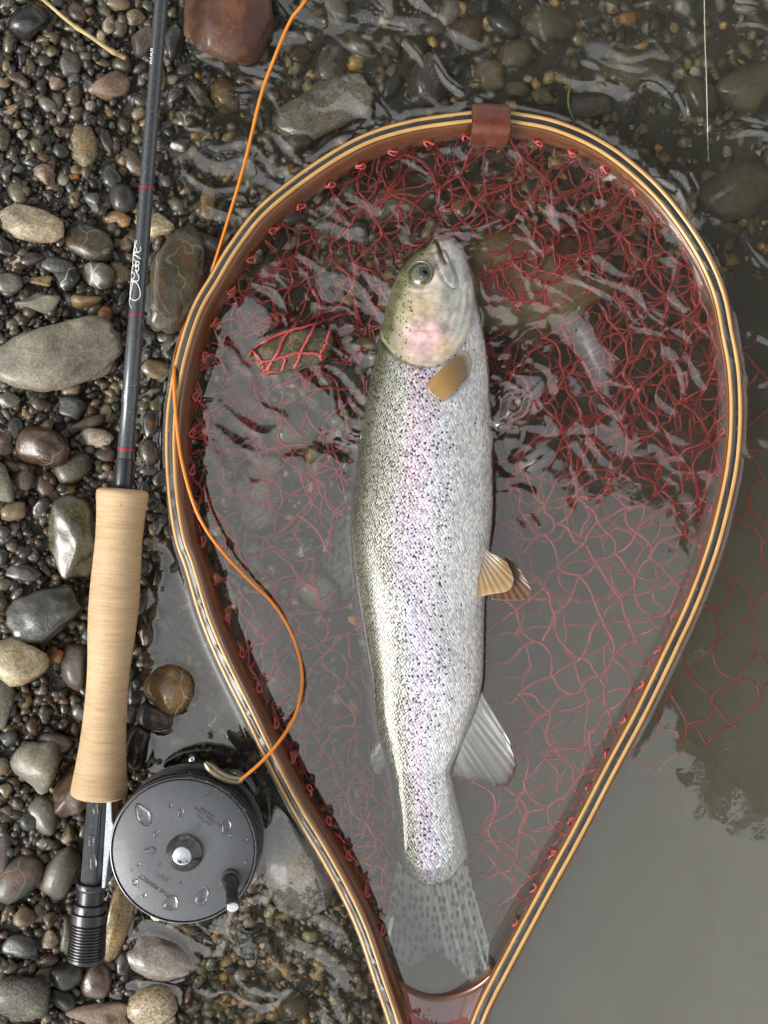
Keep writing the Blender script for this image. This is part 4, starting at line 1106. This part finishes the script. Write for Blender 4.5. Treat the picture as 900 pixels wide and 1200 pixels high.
# octagonal reel seat
def seat():
    a = np.linspace(0, 2 * math.pi, 8, endpoint=False) + math.pi / 8
    X = np.cross(AX, [0, 0, 1.0]); X /= np.linalg.norm(X); Y = np.cross(X, AX)
    rings = []
    for p, r in ((930, 12.6), (932, 13.4), (1042, 13.4), (1046, 12)):
        rings.append(O0 + AX * along(p) + (np.cos(a)[:, None] * X + np.sin(a)[:, None] * Y) * r * kz)
    V, F = loft(np.array(rings), True); o = obj('reel_seat', V, F, M['seatgrey'], rod, smooth=False)
    bm = bmesh.new(); bm.from_mesh(o.data); bmesh.ops.recalc_face_normals(bm, faces=bm.faces)
    bmesh.ops.bevel(bm, geom=[e for e in bm.edges], offset=0.0006, segments=2, affect='EDGES'); bm.to_mesh(o.data); bm.free()
    return o
seat()
rod_lathe('sliding_hood', [(1033, 14), (1034, 17.5), (1038, 18), (1041, 17.2), (1043, 15), (1057, 15.2), (1058, 18.8), (1066, 19.5), (1068, 18.6), (1070, 18.5)], M['black'], 44)
rod_lathe('hood_band', [(1067, 18), (1068, 21.2), (1079, 21.4), (1081, 19)], M['black'], 44)
pr = [(1079, 17)]
for k in range(11):
    y = 1081 + k * 3.5; pr += [(y, 19.2 + k * .1), (y + 1.1, 20.6 + k * .12), (y + 2.2, 20.6 + k * .12), (y + 3.0, 19.2 + k * .1)]
pr += [(1120, 21.5), (1123, 21.6), (1125, 20), (1125.5, 8)]
rod_lathe('lock_ring', pr, M['black'], 52)
# nickel reel foot lies against the seat, held by the hood
def plate_poly(name, poly, z0, z1, mat, root, parent=None, bev=0.0004):
    n = len(poly); V = [W(x, y, z1) for x, y in poly] + [W(x, y, z1) * [1, 1, 0] + [0, 0, z0] for x, y in poly]
    F = [list(range(n)), list(range(n, 2 * n))[::-1]] + [[i, (i + 1) % n, n + (i + 1) % n, n + i] for i in range(n)]
    o = obj(name, V, F, mat, root, smooth=False, parent=parent)
    bm = bmesh.new(); bm.from_mesh(o.data); bmesh.ops.recalc_face_normals(bm, faces=bm.faces)
    bmesh.ops.bevel(bm, geom=[e for e in bm.edges], offset=bev, segments=2, affect='EDGES'); bm.to_mesh(o.data); bm.free(); return o

# lettering on the blank: strokes laid on the round surface.  s = photo row, c = across in px from the axis
def stroke(P, r, parent, name='lettering'):
    pts = catmull([(p[0], p[1]) for p in P], max(12, len(P) * 7)); X = np.cross(AX, [0, 0, 1.0]); X /= np.linalg.norm(X)
    if X[0] < 0: X = -X
    out = []
    for (px, py) in pts:
        c = (px - (189 - 0.0785 * py)) ; rr = float(np.interp(py, [0, 370, 573], [8.0, 9.3, 10.4])); q = max(-0.93, min(0.93, c / rr))
        out.append(O0 + AX * along(py) + X * q * rr * kz + np.array([0, 0, 1]) * math.sqrt(1 - q * q) * (rr * kz + 0.00005))
    return tube(np.array(out), r, 6)
def zz(pts): return [(140 + x / 10.9, 270 + y / 10.9) for x, y in pts]
SIG = [zz([(172,1005),(140,940),(150,850),(178,730),(200,680),(250,700),(282,780),(282,860),(245,905),(200,912),(160,880),(140,800),(150,700),(190,640),(215,600),(185,550),(160,580),(165,640),(215,670),(262,660),(270,610),(245,565)]),
       zz([(195,690),(160,640),(170,500),(215,460)]), zz([(245,565),(225,520),(250,545),(270,510),(255,470),(225,500)]), zz([(225,500),(235,430),(265,420),(275,450),(245,470),(228,440)]),
       zz([(190,480),(180,400),(200,300),(215,140)]), zz([(240,430),(190,370),(195,270),(225,200),(240,150)]), zz([(290,380),(240,350),(200,330),(180,285)]), zz([(215,300),(265,300),(295,270),(290,230)]), zz([(200,270),(215,230),(240,270),(220,310),(190,330)])]
SV, SF, so = [], [], 0
for P in SIG:
    V, F = stroke(P, 0.00028, blank); SV.append(V); SF += [[q + so for q in f] for f in F]; so += len(V)
sig = obj('signature_lettering', np.vstack(SV), SF, M['paint'], rod, parent=blank); sig['label'] = 'white cursive name written along the rod'
def small_text(name, body, px, py, size_px, ang, z, mat, root, parent=None, thick=0.00006):
    cu = bpy.data.curves.new(name, 'FONT'); cu.body = body; cu.size = size_px * S; cu.align_x = 'CENTER'; cu.align_y = 'CENTER'; cu.extrude = thick; cu.offset = 0.00002
    tmp = bpy.data.objects.new(name + '_tmp', cu); col.objects.link(tmp); dg = bpy.context.evaluated_depsgraph_get()
    me = bpy.data.meshes.new_from_object(tmp.evaluated_get(dg)); bpy.data.objects.remove(tmp); bpy.data.curves.remove(cu); me.name = name
    me.materials.clear(); o = link(name, me, mat, parent or root)
    Mx = Matrix.Translation(Vector(W(px, py, z)) - Vector(root.location)) @ Matrix.Rotation(ang, 4, 'Z'); me.transform(Mx); return o
rdir = math.atan2(-AX[1], -AX[0])
small_text('length_marking', "9'0\"", 181.0, 66, 12, rdir, RZ + 7.2 * kz, M['paint'], rod, blank)
small_text('weight_marking', "7/", 149.6, 463, 10, rdir, RZ + 9.35 * kz, M['paint'], rod, blank)

# water drops
def drop(px, py, rx, ry, z, root, ang=0, parent=None, seed=0, hgt=0.35):
    v, f = ICO[3]; v = v.copy(); keep = v[:, 2]; v[:, 2] = np.where(keep < 0, keep * 0.05, keep * hgt)
    g = 1 + 0.22 * noise3(np.stack([v[:, 0] * 1.6, v[:, 1] * 1.6, 0 * v[:, 0]], -1) + seed * 3.7, 6)
    v[:, :2] *= g[:, None]; v = v * np.array([rx * S, ry * S, min(rx, ry) * S]); ca, sa = math.cos(ang), math.sin(ang)
    v = np.stack([v[:, 0] * ca - v[:, 1] * sa, v[:, 0] * sa + v[:, 1] * ca, v[:, 2]], -1) + W(px, py, z)
    return obj('water_drop', v, f.tolist(), M['drop'], root, parent=parent)
zs = RZ + 12.4 * kz
_g = np.random.default_rng(12)
for k in range(26):
    y = _g.uniform(10, 560); c = _g.uniform(-0.75, 0.85); rr = float(np.interp(y, [0, 370, 573], [8.0, 9.3, 10.4])); e = _g.uniform(0.8, 2.1)
    drop(189 - 0.0785 * y + c * rr, y, e, e * _g.uniform(0.9, 1.6), RZ + math.sqrt(1 - c * c) * rr * kz - 0.0001, rod, seed=60 + k, hgt=0.6, parent=blank)
for k, (x, y, a, b) in enumerate(((112, 949, 4, 8), (107, 985, 4, 8), (109, 1010, 4, 11), (106, 968, 1.6, 2))): drop(x, y, a, b, zs, rod, seed=k + 40, hgt=0.5)

# ------------------------------------------------------------------ reel
FZ = 0.050; RC = (214.5, 997); kr = S * (H - FZ) / H
reel = empty('fly_reel', W(214.5, 997, 0.012), 'round grey metal fly reel with black winding knob beside the cork grip', 'fishing reel')
cR = W(*RC, FZ); Zax = np.array([0, 0, 1.0])
def reel_lathe(name, prof, mat, m=72, c=None, parent=None, sharp=35, ax=None):
    V, F = lathe(cR if c is None else c, Zax if ax is None else ax, prof, m); o = obj(name, V, F, mat, reel, parent=parent)
    bm = bmesh.new(); bm.from_mesh(o.data); bmesh.ops.recalc_face_normals(bm, faces=bm.faces); bm.to_mesh(o.data); bm.free()
    o.data.set_sharp_from_angle(angle=math.radians(sharp)); return o
r0 = 85.5 * kr
reel_lathe('housing', [(-.034, .02), (-.034, r0 * 1.00), (-.033, r0 * 1.03), (-.026, r0 * 1.035), (-.0255, r0 * .965), (-.012, r0 * .965), (-.0115, r0 * 1.03), (-.0065, r0 * 1.035), (-.005, r0 * 1.02), (-.0045, r0 * .9)], M['housing'], 96)
reel_lathe('wound_line', [(-.0255, r0 * .86), (-.0255, r0 * .88), (-.0125, r0 * .88), (-.0125, r0 * .86)], M['orange'])
plate = reel_lathe('face_plate', [(-.0048, r0 * .5), (-.0048, r0 * .975), (-.0012, r0 * .975), (-.0003, r0 * .965), (0, r0 * .955), (0.0002, r0 * .5), (0.0004, r0 * .26), (0.0004, .001)], M['plate'], 128)
reel_lathe('rim_ring', [(-.0062, r0 * .98), (-.0062, r0 * 1.005), (-.0006, r0 * 1.005), (0.0, r0 * .999), (0.0002, r0 * .990), (-.0004, r0 * .983), (-.003, r0 * .98)], M['rim'], 128)
hubc = W(216, 999, FZ)
hub = reel_lathe('hub', [(0.0003, r0 * .252), (.0016, r0 * .25), (.0036, r0 * .205), (.0052, r0 * .16), (.0060, r0 * .14), (.0060, .001)], M['hub'], 64, hubc)
reel_lathe('hub_cap', [(.0060, r0 * .128), (.0066, r0 * .124), (.0068, r0 * .11), (.0068, .001)], M['silver'], 48, hubc, hub)
kc = W(270, 1031, FZ)
reel_lathe('knob_base', [(0.0002, r0 * .148), (.0018, r0 * .145), (.0024, r0 * .125), (.0024, .001)], M['hub'], 40, kc)
kax = np.array([0.006, -0.0125, 0.030]); kax /= np.linalg.norm(kax)
kn = reel_lathe('winding_knob', [(.0018, r0 * .128), (.004, r0 * .124), (.006, r0 * .105), (.012, r0 * .092), (.018, r0 * .094), (.0215, r0 * .098), (.0225, r0 * .09), (.0225, .001)], M['black'], 40, kc, ax=kax)
reel_lathe('knob_cap', [(.0225, r0 * .078), (.0232, r0 * .075), (.0234, r0 * .06), (.0234, .001)], M['silver'], 36, kc, kn, ax=kax)
# bronze line guard on the upper right rim
gp = catmull([(240,893),(246,899),(256,907),(266,912),(277,914),(287,911)], 24); gz = np.linspace(FZ - .003, FZ - .011, 24)
gw = np.interp(np.linspace(0, 1, 24), [0, .15, .5, .85, 1], [.0012, .0030, .0034, .0030, .0016]); V, F = tube(WA(gp[:, 0], gp[:, 1], gz), gw, 12); obj('line_guard', V, F, M['brass'], reel)
V, F = tube(WA([262, 278, 292, 300], [905, 905, 914, 930], [FZ - .012, FZ - .010, FZ - .010, FZ - .012]), .0022, 10); obj('guard_frame', V, F, M['housing'], reel)
reel_lathe('ivory_button', [(-.02, r0 * .10), (-.007, r0 * .10), (-.0055, r0 * .085), (-.005, .001)], M['ivory'], 28, W(181, 1076, FZ))
V, F = tube(WA([224, 226], [893, 886], [FZ - .012, FZ - .016]), .0020, 12); obj('pillar_screw', V, F, M['silver'], reel)
plate_poly('reel_foot', [(125.5, 931), (130, 931), (131, 962), (133.5, 968), (131, 985), (127, 1008), (123, 1041), (119, 1041)], 0.022, 0.036, M['foot'], reel)
plate_poly('orange_backing', [(131.5, 928), (137.5, 928), (138.5, 955), (136, 966), (131.5, 964)], 0.014, 0.028, M['copper'], reel)
# engraved words
def arc_text(name, body, rad_px, mid_deg, size, inward=False):
    parts = []; step = size * 0.72 / rad_px
    n = len(body); g = None
    vs, fs, off = [], [], 0
    for i, ch in enumerate(body):
        if ch == ' ': continue
        a = math.radians(mid_deg) - (i - (n - 1) / 2) * step
        x, y = RC[0] + rad_px * math.cos(a), RC[1] - rad_px * math.sin(a)
        o = small_text('t', ch, x, y, size, a - math.pi / 2, FZ + 0.00022, M['engrave'], reel, plate)
        me = o.data; vs.append(np.array([v.co[:] for v in me.vertices])); fs += [[q + off for q in p.vertices] for p in me.polygons]; off += len(me.vertices)
        bpy.data.objects.remove(o); bpy.data.meshes.remove(me)
    me = mesh_from(name, np.vstack(vs), fs, False); return link(name, me, M['engrave'], plate)
t_ = small_text('maker_lettering', 'THE PERFECT', 180.5, 1037.5, 6.6, math.radians(146), FZ + .00022, M['engrave'], reel, plate); t_['label'] = 'engraved lettering reading THE PERFECT'
t_ = small_text('size_lettering', '3\u215d"', 192, 1028, 7.6, math.radians(146), FZ + .00022, M['engrave'], reel, plate); t_['label'] = 'engraved reel size'
for k, (tx, x, y) in enumerate((('MADE BY', 243.5, 952.5), ('HARDY BROS LTD', 243.0, 957.5), ('ENGLAND', 239.5, 961.5))):
    small_text('maker_lettering', tx, x, y, 4.4, math.radians(-36), FZ + .00022, M['engrave'], reel, plate)
for k, (x, y, a, b, an) in enumerate(((167,956,8,14,.45),(212,952,3.6,4.6,0),(177,997,6,4.5,0),(265,969,5,8,-.2),(200,1059,8,8.5,.3),(236,1051,7,11,-.5),(199,944,2.2,2.6,0),(183,977,3.2,4,-.3),(158,1034,3.5,3.5,0),(162,1013,2,2.2,0),
        (187,1013,2,2.4,0),(283,950,4.5,3,-.4),(235,967,2.6,2.6,0),(271,979,2,2.2,0),(169,1050,2.6,2.2,0),(289,1010,2.4,3,.3),(240,930,2,2,0),(252,926,2,2.4,0),(262,931,2.4,2,0),(246,929,1.5,1.5,0),(288,985,2,2.4,0),(213,1034,2.2,1.8,0),(154,1020,1.6,1.6,0),(216,981,5,3,.2))):
    drop(x, y, a, b, FZ + (.0003 if k < 23 else .0046), reel, an, plate, seed=k)

# ------------------------------------------------------------------ fly line, leader, straw, weed
LP = [(392,-60,.03),(358,0,.028),(340,25,.026),(320,72,.024),(305,115,.022),(287,190,.02),(266,262,.018),(251,310,.016),(245,331,.012),(231,352,.006),(219,376,.006),(207,408,.012),(204.5,428,.03),(204,452,.0355),(206,485,.0345),(212,535,.034),(225,585,.034),(240,618,.031),(262,648,.023),(290,678,.014),(318,705,.007),(338,735,.0022),(349,763,.0012),(354,790,.008),(352,818,.019),(344,843,.029),(328,868,.036),(306,893,.040),(284,912,.042),(276,918,.041)]
lp = np.array(LP); lw = WA(lp[:, 0], lp[:, 1], lp[:, 2]); P = catmull(lw, 420)
V, F = tube(P, 0.00105, 10); ln = obj('fly_line', V, F, M['orange']); tag(ln, 'bright orange fly line looping from the reel over the hoop', 'fishing line')
P = catmull(WA([825, 826, 828, 829, 830], [-40, 40, 95, 140, 190], [.0012, .0012, .0012, .0008, 0.0]), 60)
V, F = tube(P, 0.00022, 6); tag(obj('leader_line', V, F, M['nylon']), 'thin clear leader lying straight on the rippled water', 'fishing line')
def straw(name, pts, r0_, r1_, label, mat, dz):
    n = 60; pz = [(x, y, float(bed_z(x, y)) + d) for (x, y), d in zip(pts, dz)]; q = np.array(pz); P = catmull(WA(q[:, 0], q[:, 1], q[:, 2]), n)
    rr = np.linspace(r0_, r1_, n) * (1 + 0.35 * np.exp(-((np.arange(n) % 21 - 10) / 1.5) ** 2)); V, F = tube(P, rr, 8); return tag(obj(name, V, F, mat), label, 'straw')
straw('straw_stem', [(38, -12), (58, 6), (84, 28), (108, 44), (128, 58), (147, 68)], .0009, .0015, 'dry yellow straw stem lying across the upper gravel', M['straw'], (.006, .008, .012, .013, .013, .008))
straw('grass_blade', [(664, 66), (668, 95), (666, 122), (676, 150)], .0004, .0007, 'thin green grass blade under the water above the hoop', M['weed'], (.03, .034, .035, .03)).__setitem__('category', 'grass')

# ------------------------------------------------------------------ water
shoreline_items = []
def water_z(X, Y):
    px, py = 450 + X / S, 600 - Y / S
    z = np.zeros_like(X)
    inview = (np.abs(X) < 0.8) & (np.abs(Y) < 0.8)
    act = 1.0 * sstep(690, 430, py + 0.10 * (px - 600)) * sstep(150, 330, px) 
    act = np.maximum(act, 1.25 * sstep(420, 60, py) * sstep(210, 420, px)); act = np.maximum(act, 0.22 * sstep(1020, 1120, py) * sstep(480, 380, px))
    act = act * sstep(0.35, 0.6, 0.5 + 0.5 * (noise2(px / 120., py / 120., 91) + 0.55))
    # choppy little wavelets: sharpened noise at several scales, stretched along the current
    xr, yr = px * 0.8 + py * 0.6, -px * 0.6 + py * 0.8
    q1, q2 = 26 * noise2(px / 60., py / 60., 131), 26 * noise2(px / 60., py / 60., 132); xr, yr = xr + q1, yr + q2
    w0 = noise2(xr / 78., yr / 60., 100); w1 = noise2(xr / 40., yr / 27., 101); w2 = noise2(xr / 19., yr / 14., 102); w3 = noise2(px / 10., py / 8., 103)
    z = z + act * (0.0022 * w0 + 0.00085 * (1 - 2 * np.abs(w1)) + 0.00026 * (1 - 2 * np.abs(w2)) + 0.00005 * w3)
    big = noise2(px / 150., py / 120., 104); z = z + 0.0006 * big * (0.35 + act)
    # rings spreading from the fish's head and gills
    for cx_, cy_, lam, amp, rad in ((438, 452, 11.5, .00016, 62), (604, 474, 24, .00065, 50), (585, 330, 14, .00017, 120), (598, 655, 13, .00005, 45), (350, 768, 7, .00005, 26), (470, 300, 13, .00010, 90)):
        d = np.hypot(px - cx_, (py - cy_) * 0.9) + 13 * noise2(px / 34., py / 34., 110) + 5 * noise2(px / 15., py / 15., 111); z = z + amp * np.sin(2 * math.pi * d / lam) * np.exp(-(d / rad) ** 2)
    for cx_, cy_, an_, hh, w_, l_ in ((598, 486, 0.95, .0050, 9, 26), (612, 462, 0.7, .0034, 7, 22), (631, 538, 0.55, .0042, 9, 17), (640, 372, 0.4, .0012, 7, 26), (606, 508, 1.1, .0016, 6, 18)):
        dx, dy = px - cx_, -(py - cy_); u = dx * math.cos(an_) + dy * math.sin(an_); v = -dx * math.sin(an_) + dy * math.cos(an_) + 4 * noise2(px / 16., py / 16., 118)
        z = z + hh * np.exp(-(v / w_) ** 2 - (u / l_) ** 2)
    z = z + 0.000010 * noise2(px / 9., py / 9., 120)
    # surface tension lifts the water where it meets things
    loc = (np.abs(px - 450) < 520) & (np.abs(py - 600) < 680)
    men = np.zeros_like(X); pl, ql = px[loc], py[loc]; mm_ = np.zeros(len(pl))
    d = np.maximum(dpoly(pl, ql, hp[::4]) - 9.5, 0); mm_ = np.maximum(mm_, 0.0008 * np.exp(-d / 3.5))
    ins = pip(pl, ql, fish_poly); df = np.where(ins, 0, dpoly(pl, ql, fish_poly[::6], True)); mm_ = np.maximum(mm_, 0.0004 * np.exp(-df / 3.0) * sstep(1000, 900, ql))
    d = np.maximum(np.hypot(pl - 222, ql - 984) - 84, 0); mm_ = np.maximum(mm_, 0.0007 * np.exp(-d / 4.0))
    for (sx, sy, a, b, an, zt, zc, c) in stone_tops:
        if zt < 0.0008 or zc - c > 0.001: continue
        k = math.sqrt(max(0.02, 1 - min(1, abs(zc) / c) ** 2)); a2, b2 = a * k, b * k
        near = (np.abs(pl - sx) < a + b + 25) & (np.abs(ql - sy) < a + b + 25)
        if not near.any(): continue
        dx, dy = pl[near] - sx, -(ql[near] - sy); u = (dx * math.cos(an) + dy * math.sin(an)); v = (-dx * math.sin(an) + dy * math.cos(an))
        q = np.hypot(u / a2, v / b2); dd = np.maximum((q - 1) * min(a2, b2), 0)
        mm_[near] = np.maximum(mm_[near], 0.0006 * np.exp(-dd / 3.5))
    men[loc] = mm_
    return z + men
wx = grid_axis(-0.262, 0.262, 0.00105, 60, 1.3); wy = grid_axis(-0.345, 0.345, 0.00105, 60, 1.3)
X, Y = np.meshgrid(wx, wy); V = np.stack([X, Y, water_z(X, Y)], -1).reshape(-1, 3); nx, ny = len(wx), len(wy)
i = np.arange(ny - 1)[:, None] * nx + np.arange(nx - 1)[None]; F = np.stack([i, i + 1, i + 1 + nx, i + nx], -1).reshape(-1, 4)
edge = np.r_[np.arange(nx), np.arange(1, ny) * nx + nx - 1, (ny - 1) * nx + np.arange(nx - 2, -1, -1), np.arange(ny - 2, 0, -1) * nx]
low = V[edge].copy(); low[:, 2] = -4.0; base_i = len(V); k = np.arange(len(edge)); k2 = np.roll(k, -1)
skirt = np.stack([edge, base_i + k, base_i + k2, edge[k2]], -1)
cpt = np.array([[0, 0, -4.0]]); V = np.vstack([V, low, cpt])
fan = np.stack([base_i + k2, base_i + k, np.full(len(k), len(V) - 1), np.full(len(k), len(V) - 1)], -1)
bm_me = bpy.data.meshes.new('water'); faces = np.vstack([F, skirt]); tri = fan[:, :3]
nq, nt = len(faces), len(tri); bm_me.vertices.add(len(V)); bm_me.vertices.foreach_set('co', V.astype(np.float32).ravel())
bm_me.loops.add(nq * 4 + nt * 3); bm_me.loops.foreach_set('vertex_index', np.r_[faces.ravel(), tri.ravel()].astype(np.int32))
bm_me.polygons.add(nq + nt); bm_me.polygons.foreach_set('loop_start', np.r_[np.arange(nq) * 4, nq * 4 + np.arange(nt) * 3].astype(np.int32))
bm_me.update(calc_edges=True); bm_me.polygons.foreach_set('use_smooth', np.r_[np.ones(len(F), bool), np.zeros(nq + nt - len(F), bool)])
tag(link('water', bm_me, M['water']), kind='structure')

# ------------------------------------------------------------------ unseen trees added so their mirrored crowns darken the water
def tree(base, path, blobs, label, seed):
    base = np.array([*base, 0.0]); base[2] = float(bed_z(450 + base[0] / S, 600 - base[1] / S)) - 0.05
    t = empty('added_reflection_tree', base, label, 'tree')
    P = catmull([base + np.array(p) for p in path], 40)
    V, F = tube(P, np.linspace(.24, .09, 40), 14); tr = obj('trunk', V, F, M['bark'], t)
    g = np.random.default_rng(seed); VV = []
    for (x, y, z, r) in blobs:
        k = int(np.argmin(np.abs(P[:, 2] - (z - 1.2)))); c = np.array([x, y, z]); mid = (P[k] + c) / 2 + np.array([0, 0, .25])
        V, F = tube(catmull([P[k], mid, c], 16), np.linspace(.07, .015, 16), 8); obj('limb', V, F, M['bark'], t)
        n = int((4600 if y < 1.6 else 2000) * r * r)
        u = g.normal(size=(n, 3)); u /= np.linalg.norm(u, axis=1)[:, None]; rad = r * g.random(n) ** 0.45; rad = rad * (1 + 0.25 * noise3(u * 2.2 + x, 8))
        ctr = c + u * rad[:, None] * np.array([1, 1, .55]); L = g.uniform(.04, .075, n)
        a1 = g.normal(size=(n, 3)); a1[:, 2] *= .4; a1 /= np.linalg.norm(a1, axis=1)[:, None]; a2 = np.cross(a1, g.normal(size=(n, 3)) * [.4, .4, 1] ); a2 /= np.linalg.norm(a2, axis=1)[:, None]
        VV.append(np.stack([ctr - a1 * L[:, None], ctr + a2 * L[:, None] * .5, ctr + a1 * L[:, None], ctr - a2 * L[:, None] * .5], 1).reshape(-1, 3))
    V = np.vstack(VV) - base; F = np.arange(len(V)).reshape(-1, 4)
    link('crown', mesh_np('crown', V, F, False), M['leaf'], t)
tree((4.6, 4.2), [(0, 0, 0), (-.2, -.1, 1.5), (-.6, -.5, 3.2), (-1.3, -1.2, 4.8), (-1.9, -1.9, 6.2)],
     [(0.0, 2.1, 5.2, 1.25), (1.5, 1.25, 5.3, 1.15), (2.7, -.35, 5.0, 1.0), (2.3, 2.7, 6.0, 1.5), (-1.25, 2.55, 5.0, 1.15), (3.2, 1.0, 5.6, 1.4), (.75, 1.0, 5.1, .72), (-2.7, 3.3, 5.2, 1.2), (0.9, 3.6, 6.2, 1.4), (2.0, .35, 5.0, .7), (2.2, -.95, 5.0, .82), (1.98, -.35, 5.0, .5), (2.5, -1.5, 5.1, .5)],
     'unseen broadleaved tree added to darken the water reflection, leaning out over the net', 3)
tree((-3.6, -4.6), [(0, 0, 0), (.1, .1, 1.5), (.5, .5, 3.0), (1.2, .9, 4.4), (2.0, 1.3, 5.6)],  # second added crown, blocks the sky mirrored in the lower left pool
     [(-.75, -2.85, 5.1, .8), (-1.9, -3.5, 5.3, 1.0), (-3.2, -3.6, 5.6, 1.1), (.1, -3.3, 5.2, .6)],
     'smaller unseen broadleaved tree added behind the reel to darken the pool reflection', 4)
